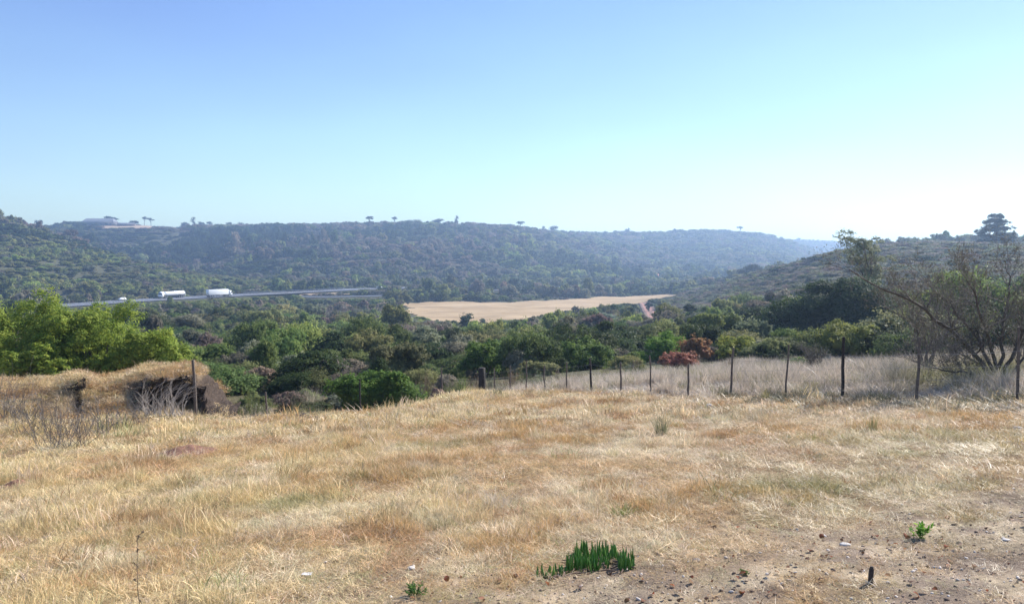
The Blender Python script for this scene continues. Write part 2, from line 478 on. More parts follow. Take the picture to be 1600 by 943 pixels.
def make_ground():
    az = np.r_[np.arange(-180, -42, 4.0), np.arange(-42, 42, .25), np.arange(42, 180, 4.0)]
    az = np.radians(az)
    Rr = np.r_[np.exp(np.linspace(math.log(.5), math.log(2600), 470)), 3500, 6000, 9000]
    A, RR = np.meshgrid(az, Rr, indexing='ij')
    x = RR * np.sin(A); y = RR * np.cos(A)
    z = H(x, y)
    na, nr = A.shape
    idx = np.arange(na * nr).reshape(na, nr)
    i2 = np.roll(idx, -1, 0)
    F = np.stack([idx[:, :-1], i2[:, :-1], i2[:, 1:], idx[:, 1:]], -1).reshape(-1, 4)[:, ::-1]
    mb = MB(); mb.add(np.stack([x, y, z], -1), F)
    c = np.array([[0, 0, H1(0, .01)]])
    ring = np.stack([x[:, 0], y[:, 0], z[:, 0]], -1)
    mb.add(np.vstack([ring, c]), [((i + 1) % na, i, na) for i in range(na)])
    m, n, l, out = new_mat('ground_material')
    p = n.new('ShaderNodeBsdfPrincipled'); p.inputs['Roughness'].default_value = .95; p.inputs['Specular IOR Level'].default_value = .1
    a = n.new('ShaderNodeAttribute'); a.attribute_name = 'gcol'
    tc = n.new('ShaderNodeTexCoord')
    n1 = n.new('ShaderNodeTexNoise'); n1.inputs['Scale'].default_value = 28; n1.inputs['Detail'].default_value = 8; n1.inputs['Roughness'].default_value = .75
    n2 = n.new('ShaderNodeTexNoise'); n2.inputs['Scale'].default_value = 3.1; n2.inputs['Detail'].default_value = 5
    l.new(tc.outputs['Object'], n1.inputs['Vector']); l.new(tc.outputs['Object'], n2.inputs['Vector'])
    ad = n.new('ShaderNodeMath'); ad.operation = 'ADD'; l.new(n1.outputs['Fac'], ad.inputs[0]); l.new(n2.outputs['Fac'], ad.inputs[1])
    mr = n.new('ShaderNodeMapRange'); mr.inputs[1].default_value = .7; mr.inputs[2].default_value = 1.3; mr.inputs[3].default_value = .5; mr.inputs[4].default_value = 1.45
    l.new(ad.outputs[0], mr.inputs[0])
    mx = n.new('ShaderNodeMix'); mx.data_type = 'RGBA'; mx.blend_type = 'MULTIPLY'; mx.inputs[0].default_value = 1
    l.new(a.outputs['Color'], mx.inputs[6]); l.new(mr.outputs[0], mx.inputs[7]); l.new(mx.outputs[2], p.inputs['Base Color'])
    b = n.new('ShaderNodeBump'); b.inputs['Strength'].default_value = .9; b.inputs['Distance'].default_value = .03
    l.new(n1.outputs['Fac'], b.inputs['Height']); l.new(b.outputs[0], p.inputs['Normal']); l.new(p.outputs[0], out.inputs[0])
    o = mb.build('ground', m, smooth=True)
    V = np.empty(len(o.data.vertices) * 3, np.float32); o.data.vertices.foreach_get('co', V); V = V.reshape(-1, 3)
    C = ground_colour(V[:, 0], V[:, 1], V[:, 2])
    at_ = o.data.color_attributes.new('gcol', 'FLOAT_COLOR', 'POINT')
    at_.data.foreach_set('color', np.c_[C, np.ones(len(C))].ravel().astype(np.float32))
    tag(o, 'sloping ground of dry lawn, bushland valley and hills', 'ground', kind='structure')
make_ground()

# pale stubble field on the valley floor: a sheet draped over the ground
def make_field():
    P = np.array(FIELD)
    x0, y0 = P.min(0) - 1; x1, y1 = P.max(0) + 1
    st = 2.5
    X, Y = np.meshgrid(np.arange(x0, x1, st), np.arange(y0, y1, st), indexing='ij')
    wob = (fbm(X / 9, Y / 9, 61, 3) - .5) * 13
    ins = inpoly(X + wob, Y + wob, P)
    Z = H(X, Y) + .3
    idx = np.arange(X.size).reshape(X.shape)
    f = np.stack([idx[:-1, :-1], idx[1:, :-1], idx[1:, 1:], idx[:-1, 1:]], -1)
    k = ins[:-1, :-1] & ins[1:, :-1] & ins[1:, 1:] & ins[:-1, 1:]
    mb = MB(); mb.add(np.stack([X, Y, Z], -1), f[k])
    m = plain('stubble', (.46, .34, .20), .95, .35, .035, (.31, .215, .115), .05, spec=.1)
    n, l = m.node_tree.nodes, m.node_tree.links
    p = next(q for q in n if q.type == 'BSDF_PRINCIPLED'); src = p.inputs['Base Color'].links[0].from_socket
    tc = n.new('ShaderNodeTexCoord'); mp = n.new('ShaderNodeMapping'); mp.inputs['Rotation'].default_value = (0, 0, .35); mp.inputs['Scale'].default_value = (.02, .30, 1)
    nz = n.new('ShaderNodeTexNoise'); nz.inputs['Scale'].default_value = 1; nz.inputs['Detail'].default_value = 5; nz.inputs['Roughness'].default_value = .7
    l.new(tc.outputs['Object'], mp.inputs[0]); l.new(mp.outputs[0], nz.inputs['Vector'])
    mr = n.new('ShaderNodeMapRange'); mr.inputs[1].default_value = .32; mr.inputs[2].default_value = .68; mr.inputs[3].default_value = .70; mr.inputs[4].default_value = 1.2; l.new(nz.outputs['Fac'], mr.inputs[0])
    mx = n.new('ShaderNodeMix'); mx.data_type = 'RGBA'; mx.blend_type = 'MULTIPLY'; mx.inputs[0].default_value = 1
    l.new(src, mx.inputs[6]); l.new(mr.outputs[0], mx.inputs[7]); l.new(mx.outputs[2], p.inputs['Base Color'])
    tag(mb.build('field', m, smooth=True), 'pale golden stubble field on the valley floor', 'field', kind='structure')
make_field()

def ribbon(name, Q, half, mat, lift, tilt=0.0, off=0.0, cat='road', label=None):
    d = np.gradient(Q[:, :2], axis=0); d /= np.linalg.norm(d, axis=1, keepdims=True)
    nrm = np.stack([d[:, 1], -d[:, 0]], 1)            # towards the camera side for a road running right
    mb = MB()
    rows = []
    for s in (-1, -.33, .33, 1):
        o = off + s * half
        p = Q[:, :2] + nrm * o
        rows.append(np.c_[p, Q[:, 2] + lift - tilt * o])
    V = np.stack(rows, 1)
    n = len(Q); idx = np.arange(n * 4).reshape(n, 4)
    F = np.stack([idx[:-1, :-1], idx[:-1, 1:], idx[1:, 1:], idx[1:, :-1]], -1).reshape(-1, 4)
    mb.add(V, F)
    return tag(mb.build(name, mat), label, cat, kind='structure')
ASPH = plain('asphalt', (.12, .12, .125), .5, .25, .6, spec=.6)
PAINT = plain('road_paint', (.75, .75, .72), .6)
DRYV = plain('dry_verge', (.40, .29, .17), .95, .3, .3)
ribbon('road', ROAD_A, 5.6, ASPH, .75, .06, label='grey main road running along the foot of the hills')
ribbon('road_marking', ROAD_A, .14, PAINT, .77, .06, 0, label='white centre line of the main road')
ribbon('road_marking', ROAD_A, .12, PAINT, .77, .06, 4.6, label='white edge line on the near side of the main road')
ribbon('road_marking', ROAD_A, .12, PAINT, .77, .06, -4.6, label='white edge line on the far side of the main road')
ribbon('side_road', ROAD_B, 3.4, ASPH, .6, .03, label='narrow grey side road below the main road')
MED = road_pts([(470,461,-20.2),(510,460.5,-20.0),(545,459,-19.6)], 30)
ribbon('dry_verge', MED, 7, DRYV, .55, .05, label='pale dry verge between the two roads', cat='verge')

# red earth track with two wheel ruts
def make_track():
    t = np.linspace(0, len(TRACK) - 1, 60)
    Q = np.stack([np.interp(t, range(len(TRACK)), TRACK[:, k]) for k in range(3)], 1)
    for _ in range(8): Q[1:-1] = (Q[:-2] + 2 * Q[1:-1] + Q[2:]) / 4
    Q[:, 2] = H(Q[:, 0], Q[:, 1])
    d = np.gradient(Q[:, :2], axis=0); d /= np.linalg.norm(d, axis=1, keepdims=True)
    nr = np.stack([d[:, 1], -d[:, 0]], 1)
    offs = [-2.6, -1.6, -1.2, -.6, 0, .6, 1.2, 1.6, 2.6]; mats = [1, 0, 0, 1, 1, 0, 0, 1]
    V = np.stack([np.c_[Q[:, :2] + nr * o, H(Q[:, 0] + nr[:, 0] * o, Q[:, 1] + nr[:, 1] * o) + .35 + (.0 if abs(o) in (.6, 1.2) else .05)] for o in offs], 1)
    n = len(Q); idx = np.arange(n * len(offs)).reshape(n, len(offs))
    mb = MB()
    F0, F1 = [], []
    for i, mt in enumerate(mats):
        f = np.stack([idx[:-1, i], idx[:-1, i + 1], idx[1:, i + 1], idx[1:, i]], -1)
        (F0 if mt == 0 else F1).append(f)
    mb.add(V, np.concatenate(F0), 0); b = mb.n
    mb.add(V + [0, 0, 0], np.concatenate(F1), 1)
    tag(mb.build('track', [plain('red_earth', (.36, .17, .12), .95, .3, .5), plain('track_verge', (.20, .115, .08), .95, .4, .5)], smooth=True),
        'red earth farm track with two wheel ruts', 'track', kind='structure')
make_track()

# ------------------------------------------------------------------ haze
def make_haze():
    mb = MB(); mb.box((-3200, -60, -60), (3200, 4200, 72))
    m, n, l, out = new_mat('haze_air')
    v = n.new('ShaderNodeVolumePrincipled')
    v.inputs['Color'].default_value = (.50, .70, 1.0, 1)
    v.inputs['Density'].default_value = 0.00043
    v.inputs['Anisotropy'].default_value = 0.45
    l.new(v.outputs[0], out.inputs['Volume'])
    o = mb.build('haze', m)
    tag(o, 'thin blue haze in the valley air', 'haze', kind='stuff')
make_haze()

# ------------------------------------------------------------------ plant templates (unit size: radius 1, height 1)
def sph(n):
    v = rng.normal(size=(n, 3)); return v / np.linalg.norm(v, axis=1, keepdims=True)

def foliage(mb, lobes, clumps, per, leaf, aspect=.5, clump_r=.22, up=.45, core=.72, core_sub=1, mat=0):
    """lobes: rows (cx,cy,cz,rx,ry,rz); leaves in sub-clumps over each lobe"""
    for i, (cx, cy, cz, rx, ry, rz) in enumerate(lobes):
        d = sph(clumps); d[:, 2] = np.where(d[:, 2] < -.35, -d[:, 2], d[:, 2])
        c = np.array([cx, cy, cz]) + d * np.array([rx, ry, rz]) * rng.uniform(.66, 1.12, (clumps, 1))
        cr = clump_r * (rx * ry * rz) ** (1 / 3) * rng.uniform(.7, 1.4, (clumps, 1))
        off = rng.normal(size=(clumps, per, 3)) * .55
        P = c[:, None] + off * cr[:, None] * np.array([1.15, 1.15, .8])
        N = d[:, None] * .8 + off * .6 + rng.normal(size=off.shape) * .55 + np.array([0, 0, up])
        tone = np.clip(np.repeat(rng.random(clumps), per) * .6 + rng.random(clumps * per) * .45, 0, 1)
        mb.leaves(P.reshape(-1, 3), N.reshape(-1, 3), leaf * rng.uniform(.6, 1.35, clumps * per), aspect, mat, tone)
        if core > 0:
            mb.blob((cx, cy, cz), (rx * core, ry * core, rz * core), core_sub, .3, 1.6, mat, i + int(rng.integers(99)))

def dome_lobes(k, r=.55, h=.5, zc=.45, jit=.12):
    L = [(0, 0, zc, r, r, h)]
    for i in range(k):
        a = 2 * math.pi * i / k + rng.uniform(-.4, .4); q = rng.uniform(.38, .62)
        rr = rng.uniform(.28, .48)
        L.append((math.cos(a) * q, math.sin(a) * q, rng.uniform(.25, .62), rr, rr, rr * rng.uniform(.75, 1.05)))
    return L

def tmpl(fn, name, mat, n, **kw):
    out = []
    for i in range(n):
        mb = MB(); fn(mb, **kw); out.append(mb.mesh(name, [mat] if not isinstance(mat, list) else mat))
    return out

def t_round(mb, clumps=12, per=16, leaf=.11, core_sub=1, core=.6): foliage(mb, dome_lobes(6), clumps, per, leaf, core=core, core_sub=core_sub)
def t_spread(mb, clumps=9, per=14, leaf=.10, core=.6):
    L = []
    for i in range(9):
        a = rng.uniform(0, 6.28); q = rng.uniform(0, .68)
        r = rng.uniform(.25, .4)
        L.append((math.cos(a) * q, math.sin(a) * q, rng.uniform(.42, .78), r, r, r * .6))
    for i in range(5):
        a = 1.26 * i + rng.uniform(-.3, .3); q = rng.uniform(.3, .62); r = rng.uniform(.28, .38)
        L.append((math.cos(a) * q, math.sin(a) * q, .26, r, r, .26))
    foliage(mb, L, clumps, per, leaf, core=core)
def t_tall(mb, clumps=9, per=14, leaf=.10, core=.55):
    L = [(rng.uniform(-.22, .22), rng.uniform(-.22, .22), z, r, r, r * .9) for z, r in ((.2, .42), (.38, .44), (.55, .4), (.7, .32), (.85, .22))]
    foliage(mb, L, clumps, per, leaf, core=core)
def t_scrub(mb, sprays=46, per=14, leaf=.06):
    """open wiry bush: sprays rising from the base with small leaves along them"""
    S = []
    for _ in range(sprays):
        a = rng.uniform(0, 6.28); t = rng.uniform(.05, 1.0)
        d = np.array([math.cos(a) * t, math.sin(a) * t, 1.15 - .55 * t]); L = rng.uniform(.55, 1.0)
        p0 = np.array([math.cos(a), math.sin(a), 0]) * .12 * t; p1 = p0 + d * L * .5; p2 = p1 + (d * .8 + np.array([0, 0, .25]) + rng.normal(size=3) * .15) * L * .42
        S += [np.r_[p0, p1, .012, .008], np.r_[p1, p2, .008, .003]]
        q = rng.uniform(.25, 1, (per, 1)); P = np.where(q < .5, p0 + (p1 - p0) * q * 2, p1 + (p2 - p1) * (q - .5) * 2) + rng.normal(size=(per, 3)) * .055
        mb.leaves(P, rng.normal(size=(per, 3)) + [0, 0, .5], leaf * rng.uniform(.6, 1.4, per), .35, 0, np.clip(rng.random() * .6 + rng.random(per) * .4, 0, 1))
    mb.tubes(S, 3)

FAR_T = tmpl(t_round, 'far_bush', LEAF_I, 5, clumps=16, per=14, leaf=.2) + tmpl(t_spread, 'far_spread', LEAF_I, 4, clumps=13, per=14, leaf=.18) + tmpl(t_tall, 'far_tall', LEAF_I, 3, clumps=15, per=14, leaf=.16)
MID_T = tmpl(t_round, 'mid_bush', LEAF_I, 5, clumps=34, per=26, leaf=.105) + tmpl(t_spread, 'mid_spread', LEAF_I, 4, clumps=26, per=24, leaf=.095) + tmpl(t_tall, 'mid_tall', LEAF_I, 3, clumps=28, per=26, leaf=.085)
NEAR_T = tmpl(t_round, 'shrub', LEAF_O, 5, clumps=54, per=36, leaf=.066) + tmpl(t_spread, 'shrub', LEAF_O, 4, clumps=44, per=34, leaf=.06) + tmpl(t_tall, 'shrub', LEAF_O, 3, clumps=50, per=36, leaf=.056)
SCRUB_T = tmpl(t_scrub, 'scrub', LEAF_O, 6)
SCRUB_I = tmpl(t_scrub, 'scrub_mass', LEAF_I, 5)

def scatter(name, P, rot, scl, idx, tint, meshes, label, cat):
    """one stuff object: copies of small meshes on points, by geometry nodes"""
    n = len(P)
    me = bpy.data.meshes.new(name)
    me.vertices.add(n); me.vertices.foreach_set('co', np.asarray(P, np.float32).ravel())
    for nm, ty, arr, key in (('rot', 'FLOAT_VECTOR', rot, 'vector'), ('scl', 'FLOAT_VECTOR', scl, 'vector'), ('idx', 'INT', idx, 'value'), ('tint', 'FLOAT_COLOR', np.c_[tint, np.ones(n)], 'color')):
        a = me.attributes.new(nm, ty, 'POINT'); a.data.foreach_set(key, np.asarray(arr, np.int32 if ty == 'INT' else np.float32).ravel())
    for m in meshes:
        for mt in m.materials:
            if mt.name not in [x.name for x in me.materials]: me.materials.append(mt)
    o = bpy.data.objects.new(name, me); COL.objects.link(o)
    g = bpy.data.node_groups.new(name, 'GeometryNodeTree')
    g.interface.new_socket('Geometry', in_out='INPUT', socket_type='NodeSocketGeometry')
    g.interface.new_socket('Geometry', in_out='OUTPUT', socket_type='NodeSocketGeometry')
    N, L = g.nodes, g.links
    gi, go = N.new('NodeGroupInput'), N.new('NodeGroupOutput')
    gti = N.new('GeometryNodeGeometryToInstance')
    for m in meshes:
        src = bpy.data.objects.new(name + '_piece', m)
        oi = N.new('GeometryNodeObjectInfo'); oi.inputs['Object'].default_value = src; oi.inputs['As Instance'].default_value = False
        L.new(oi.outputs['Geometry'], gti.inputs[0])
    def named(nm, ty):
        q = N.new('GeometryNodeInputNamedAttribute'); q.data_type = ty; q.inputs['Name'].default_value = nm
        return q.outputs['Attribute']
    ip = N.new('GeometryNodeInstanceOnPoints')
    L.new(gi.outputs[0], ip.inputs['Points']); L.new(gti.outputs[0], ip.inputs['Instance'])
    ip.inputs['Pick Instance'].default_value = True
    L.new(named('idx', 'INT'), ip.inputs['Instance Index'])
    L.new(named('rot', 'FLOAT_VECTOR'), ip.inputs['Rotation'])
    L.new(named('scl', 'FLOAT_VECTOR'), ip.inputs['Scale'])
    L.new(ip.outputs[0], go.inputs[0])
    md = o.modifiers.new('scatter', 'NODES'); md.node_group = g
    return tag(o, label, cat, kind='stuff')

# ------------------------------------------------------------------ bush cover of valley and hills
TINTS = {
 'dark':   (.062, .090, .030), 'green': (.150, .195, .060), 'olive': (.205, .215, .085), 'lime': (.265, .300, .090),
 'grey':   (.215, .222, .138), 'brown': (.245, .205, .150),
}
TN = list(TINTS)
def bush_points():
    pts = []
    for r0, r1, sp in ((22, 44, 1.0), (44, 60, 1.9), (60, 130, 2.5), (130, 330, 3.6), (330, 720, 4.6), (720, 1000, 6.5), (1000, 1620, 8), (1800, 2250, 11)):
        lim = R_(39) if r1 < 1700 else R_(36)
        n = int(.5 * (r1 ** 2 - r0 ** 2) * 2 * lim / sp ** 2)
        a = rng.uniform(-lim, lim, n); r = np.sqrt(rng.uniform(r0 ** 2, r1 ** 2, n))
        pts.append(np.c_[r * np.sin(a), r * np.cos(a), np.full(n, sp)])
    n = 9000
    a = rng.uniform(R_(10), R_(39), n); r = np.sqrt(rng.uniform(170 ** 2, 470 ** 2, n))
    pts.append(np.c_[r * np.sin(a), r * np.cos(a), np.full(n, 3.0)])
    return np.concatenate(pts)
KEEP = [(520, 75, 78), (597, 33, 150), (681, 62, 52), (757, 50, 90), (905, 52, 112), (1034, 55, 70), (1087, 51, 62), (1056, 43, 72), (1148, 50, 60), (1213, 76, 60), (1330, 46, 125), (1326, 76, 165), (1178, 112, 66), (1082, 150, 40), (727, 232, 36), (1014, 330, 15), (682, 29, 70)]

def bush_cover():
    B = bush_points(); x, y, sp = B.T
    R = np.hypot(x, y); px = 800 + FPX * x / y
    # spacing jitter: size
    h = sp * rng.uniform(.55, 1.15, len(x)) * .95
    w = sp * rng.uniform(.62, 1.0, len(x))
    n1 = fbm(x / 45, y / 45, 71, 3); n2 = fbm(x / 16, y / 16, 75, 3); n3 = fbm(x / 120, y / 120, 79, 2)
    h *= .65 + .8 * n2
    sv_ = np.clip(np.exp(rng.normal(0, .32, len(x))), .5, 2.0); h *= sv_; w *= sv_ ** .8
    low = (R > 120) & (fbm(x / 38 + 3, y / 38, 173, 3) > .58); h = np.where(low, h * .5, h)
    rhill = (px > 1040) & (R > 170) & (R < 480)
    h = np.where(rhill, np.minimum(h, 3.8) * .55, h); w = np.where(rhill, w * 1.0, w)
    lsp = (px < 430) & (R > 480) & (R < 745)
    h = np.where(lsp, h * .62, h)
    keep = np.ones(len(x), bool)
    z = H(x, y)
    # lawn, dry meadow beyond the fence, bank
    Rl = np.interp(px, [-200, 0, 330, 375, 600, 760, 860, 1000, 1100, 1300, 1450, 1600, 1900], [40, 40, 34, 24, 28, 31, 34, 37, 40, 44, 40, 44, 44])
    keep &= R > Rl
    scrub = (R < Rl + np.interp(px, [300, 400, 1000, 1200], [9, 12, 9, 5])) & (R < 47)
    h = np.where(scrub, rng.uniform(.55, 1.15, len(x)), h); w = np.where(scrub, rng.uniform(.5, 1.0, len(x)), w)
    keep &= ~((R < 44) & ~scrub & (rng.random(len(x)) < .5))
    for bx, bY, bw in KEEP:
        keep &= ~((np.abs(px - bx) < bw * .55) & (R < bY * 1.06) & (R > bY * .74) & ~(scrub & (bY > 60)))
    keep &= ~((px < 300) & (R < 62))
    keep &= ~inpoly(x, y, np.array(FIELD))
    for Q, d0 in ((ROAD_A, 10.5), (ROAD_B, 7.5)):
        m = (R > 300) & (R < 900)
        d = np.full(len(x), 1e9); d[m] = near_line(x[m], y[m], Q)[0]
        keep &= d > np.where((px > 555) & (d0 > 9), 6.3, d0 + rng.uniform(0, 2, len(x)))
    dt = near_line(x, y, TRACK[np.linspace(0, len(TRACK) - 1, 5).astype(int)])[0]
    tq = np.stack([np.interp(np.linspace(0, len(TRACK) - 1, 40), range(len(TRACK)), TRACK[:, k]) for k in range(3)], 1)
    keep &= near_line(x, y, tq)[0] > 4.2 + w * .5
    pl = (405 - FPX * (z - EYE) / y < 357.5) & (R > 1000) & (R < 1580) & (px > 158) & (px < 282)
    keep &= ~pl
    # heights that keep the field, track and road in view: lower bushes there
    pyb = 405 - FPX * (z - EYE) / y
    def limit(m, line, h, w, keep):
        hm = (EYE - (line - 405) / FPX * y - z) / 1.28
        t = m & (hm < h)
        keep = keep & ~(t & (hm < .45))
        k = np.clip(hm / np.maximum(h, .1), .1, 1)
        return np.where(t, np.maximum(hm, .3), h), np.where(t, w * np.maximum(k, .45) ** .6, w), keep
    fy = np.interp(px, YFIELD[:, 0], YFIELD[:, 1]) + rng.random(len(x)) * 3 - .5 - 7 * (n2 > .62) * (px < 980)
    h, w, keep = limit((px > 622) & (px < 1060) & (R < 520) & (pyb > fy - 8) & (z < 0), fy, h, w, keep)
    def road_line(Q, lift, half):
        qx = 800 + FPX * Q[:, 0] / Q[:, 1]; qy = 405 - FPX * (Q[:, 2] + lift - EYE) / (Q[:, 1] - half)
        return np.interp(px, qx, qy), np.interp(px, qx, np.hypot(Q[:, 0], Q[:, 1]))
    _, lra = road_line(ROAD_A, .5, 5.6)
    tgt = (EYE - (450.2 + 1.5 * rng.random(len(x)) - 405) / FPX * y - z) / 1.28
    h = np.where((px > 553) & (px < 650) & (R > lra - 70) & (R < lra - 3) & (tgt > .8), np.minimum(tgt, 6.5), h)
    w = np.where((px > 553) & (px < 650) & (R > lra - 70) & (R < lra - 3), np.maximum(w, 2.6), w)
    for Q, lift, half, p0, p1, pr in ((ROAD_A, .5, 5.6, 70, 552, .988), (ROAD_B, .5, 3.4, 470, 604, 1.0), (ROAD_B, .5, 3.4, 725, 885, .7)):
        ly, lr = road_line(Q, lift, half)
        sel = (px > p0) & (px < p1) & (R < lr - 2) & (R > 40) & (rng.random(len(x)) < pr)
        h, w, keep = limit(sel, ly + .8 + rng.random(len(x)) * 1.6, h, w, keep)
    ty = np.interp(px, [1000, 1035], [476, 507])
    h, w, keep = limit((px > 992) & (px < 1038) & (R > 60) & (R < 420) & (pyb > ty), ty + 3, h, w, keep)
    far = R > 1000
    h = np.where(far, h * .75, h); h = np.where((R > 1000) & (rng.random(len(x)) < .05), h * 1.9, h); h = np.where((R > 1040) & (px > 130) & (px < 290), h * .3, h)
    conif = (R > 760) & (px > 230) & (px < 520) & (fbm(x / 60, y / 60, 171, 2) > .47)
    h = np.where(R > 1000, np.minimum(h, 8.5), h); h = np.where((px < 430) & (R > 480) & (R < 745), np.minimum(h, 4.2), h)
    h = np.where(conif, h * np.where(R < 1080, 1.5, 1.0), h); w = np.where(conif, w * .75, w)
    # gaps
    keep &= rng.random(len(x)) < .95
    B = np.c_[x, y, z, w, h, R, px, n1, n2, n3, scrub][keep]
    # colour classes in drifts
    n = len(B)
    q = rng.random(n)
    R, px, n1, n2, n3, z = B[:, 5], B[:, 6], B[:, 7], B[:, 8], B[:, 9], B[:, 2]
    cls = np.full(n, 1)
    cls[q < .30] = 0
    cls[(q > .55)] = 2
    cls[(q > .78)] = 4
    brown = (n1 > .57) & (rng.random(n) < np.where(R < 90, .25, .7)); cls[brown] = np.where(rng.random(brown.sum()) < .7, 5, 4)
    lime = (n2 > .60) & (rng.random(n) < .38); cls[lime] = 3
    rh = (px > 1060) & (R > 170) & (R < 480) & (n1 > .44) & (rng.random(n) < .75); cls[rh] = 5
    leftspur = (px < 420) & (R > 350) & (R < 700) & (rng.random(n) < .5) & (cls < 2); cls[leftspur] = 2
    deep = (R > 690) & (px < 900) & (rng.random(n) < .4) & (cls == 3); cls[deep] = 0
    cls[(R > 760) & (px > 230) & (px < 520) & (fbm(B[:, 0] / 60, B[:, 1] / 60, 171, 2) > .47)] = 0
    sp = (px < 420) & (R > 350) & (R < 690); cls[sp] = np.where(rng.random(sp.sum()) < .55, np.where(n1[sp] > .5, 2, 3), cls[sp])
    rd = (R > 690) & (R < 1700) & (px < 1000); r2 = rng.random(n)
    cls[rd & (n3 > .52) & (r2 < .6)] = 5
    cls[rd & (n3 < .44) & (r2 < .6)] = 0
    cls[rd & (px > 780) & (px < 960) & (n1 > .5) & (r2 < .5)] = 3
    rhh = (px > 1040) & (R > 170) & (R < 480); q2 = rng.random(n)
    cls[rhh] = np.where(q2[rhh] < np.where(n1[rhh] > .48, .66, .25), 5, np.where(q2[rhh] < .72, 4, np.where(q2[rhh] < .9, 2, 0)))
    scb = B[:, 10] > .5
    cls[scb] = rng.choice([5, 4, 2, 1], scb.sum(), p=[.42, .3, .2, .08])
    return B, cls
BC, CLS = bush_cover()
TARR = np.array([TINTS[k] for k in TN])
def tint_of(cls, n, amt=.38):
    t = TARR[cls] * (1 + rng.uniform(-amt, amt, (n, 1))) * (1 + rng.uniform(-.10, .10, (n, 3)))
    return t
order = np.argsort(BC[:, 5] / (BC[:, 3] + .01))
inview = (BC[:, 6] > -20) & (BC[:, 6] < 1620) & (BC[:, 5] > 26)
# hidden behind the near shrubs or the rise: look along each bush's top
def seen_top(B):
    ok = np.zeros(len(B), bool)
    for i, b in enumerate(B):
        t = np.linspace(.35, .97, 24)
        gx, gy = b[0] * t, b[1] * t; zt = EYE + (b[2] + b[4] * .9 - EYE) * t
        ok[i] = np.all(H(gx, gy, roads=False, bumps=False) < zt + .05)
    return ok
cand = [i for i in order if inview[i]][:520]
sv = seen_top(BC[cand])
INDIV = [i for i, s in zip(cand, sv) if s][:290]
isind = np.zeros(len(BC), bool); isind[INDIV] = True

def kinds_for(cls, n, nr, ns, nt, R):
    """template index: round / spread / tall"""
    q = rng.random(n)
    k = np.where(q < .5, rng.integers(0, nr, n), np.where(q < .86, nr + rng.integers(0, ns, n), nr + ns + rng.integers(0, nt, n)))
    return k

def cover(name, sel, meshes, label, cat='bush cover'):
    B, c = BC[sel], CLS[sel]; n = len(B)
    idx = kinds_for(c, n, 5, 4, 3, B[:, 5]) if len(meshes) > 6 else rng.integers(0, len(meshes), n)
    rot = np.c_[rng.uniform(-.12, .12, (n, 2)), rng.uniform(0, 6.28, n)]
    w = B[:, 3]
    scl = np.c_[w * rng.uniform(.85, 1.2, n), w * rng.uniform(.85, 1.2, n), B[:, 4] * 1.05]
    scatter(name, B[:, :3] - [0, 0, .15], rot, scl, idx, tint_of(c, n), meshes, label, cat)
rest = ~isind
Rr, pxx = BC[:, 5], BC[:, 6]
cover('scrub_cover', rest & (BC[:, 10] > .5), SCRUB_I, 'low wiry grey brown scrub along the lawn edge', 'scrub')
cover('valley_thicket', rest & (Rr < 330) & (BC[:, 10] < .5), MID_T, 'dense green and grey bush covering the valley floor', 'thicket')
rh = (Rr >= 330) & (Rr < 720) & (pxx > 1060)
cover('hillside_bush', rest & rh, FAR_T, 'grey brown bush on the hill behind the bare tree', 'bush cover')
ls = (Rr >= 330) & (Rr < 720) & (pxx <= 1060)
cover('hillside_bush', rest & ls, FAR_T, 'mixed bush along the road and on the nearer hill spur', 'bush cover')
cover('hillside_bush', rest & (Rr >= 720) & (Rr < 1700), FAR_T, 'blue green bush covering the long far ridge', 'bush cover')
cover('hillside_bush', rest & (Rr >= 1700), FAR_T, 'hazy bush on the farthest pale ridge', 'bush cover')

LOOK = {'dark': 'dark green dense', 'green': 'mid green leafy', 'olive': 'olive green', 'lime': 'yellow green bright', 'grey': 'grey green dull', 'brown': 'grey brown half bare'}
def zone(R, px):
    if R < 75: return ('just beyond the fence and lawn edge', 'near')
    if R < 140: return ('in the middle of the valley thicket', 'middle')
    return ('in the far thicket below the pale field', 'far')
def thicket_individuals():
    for i in INDIV:
        b = BC[i]; k = TN[CLS[i]]
        if b[10] > .5:
            me = SCRUB_T[rng.integers(len(SCRUB_T))]
        else:
            me = NEAR_T[int(kinds_for(0, 1, 5, 4, 3, 0)[0])]
        o = bpy.data.objects.new('shrub', me); COL.objects.link(o)
        o.location = (b[0], b[1], b[2] - .12); o.rotation_euler = (rng.uniform(-.1, .1), rng.uniform(-.1, .1), rng.uniform(0, 6.28))
        o.scale = (b[3] * rng.uniform(.85, 1.2), b[3] * rng.uniform(.85, 1.2), b[4] * 1.05)
        scb = b[10] > .5
        o.color = (*(np.array(TINTS[k]) * rng.uniform(.75, 1.25) * rng.uniform(.92, 1.08, 3)), 1)
        zt, zn = zone(b[5], b[6])
        nm = 'wiry scrub' if scb else 'bush'
        if scb: zt = 'between the lawn or meadow edge and the taller bushes'
        tag(o, f'{LOOK[k]} {nm} {zt}', 'scrub' if scb else 'bush', f'{LOOK[k]} {nm} {zt}')
thicket_individuals()

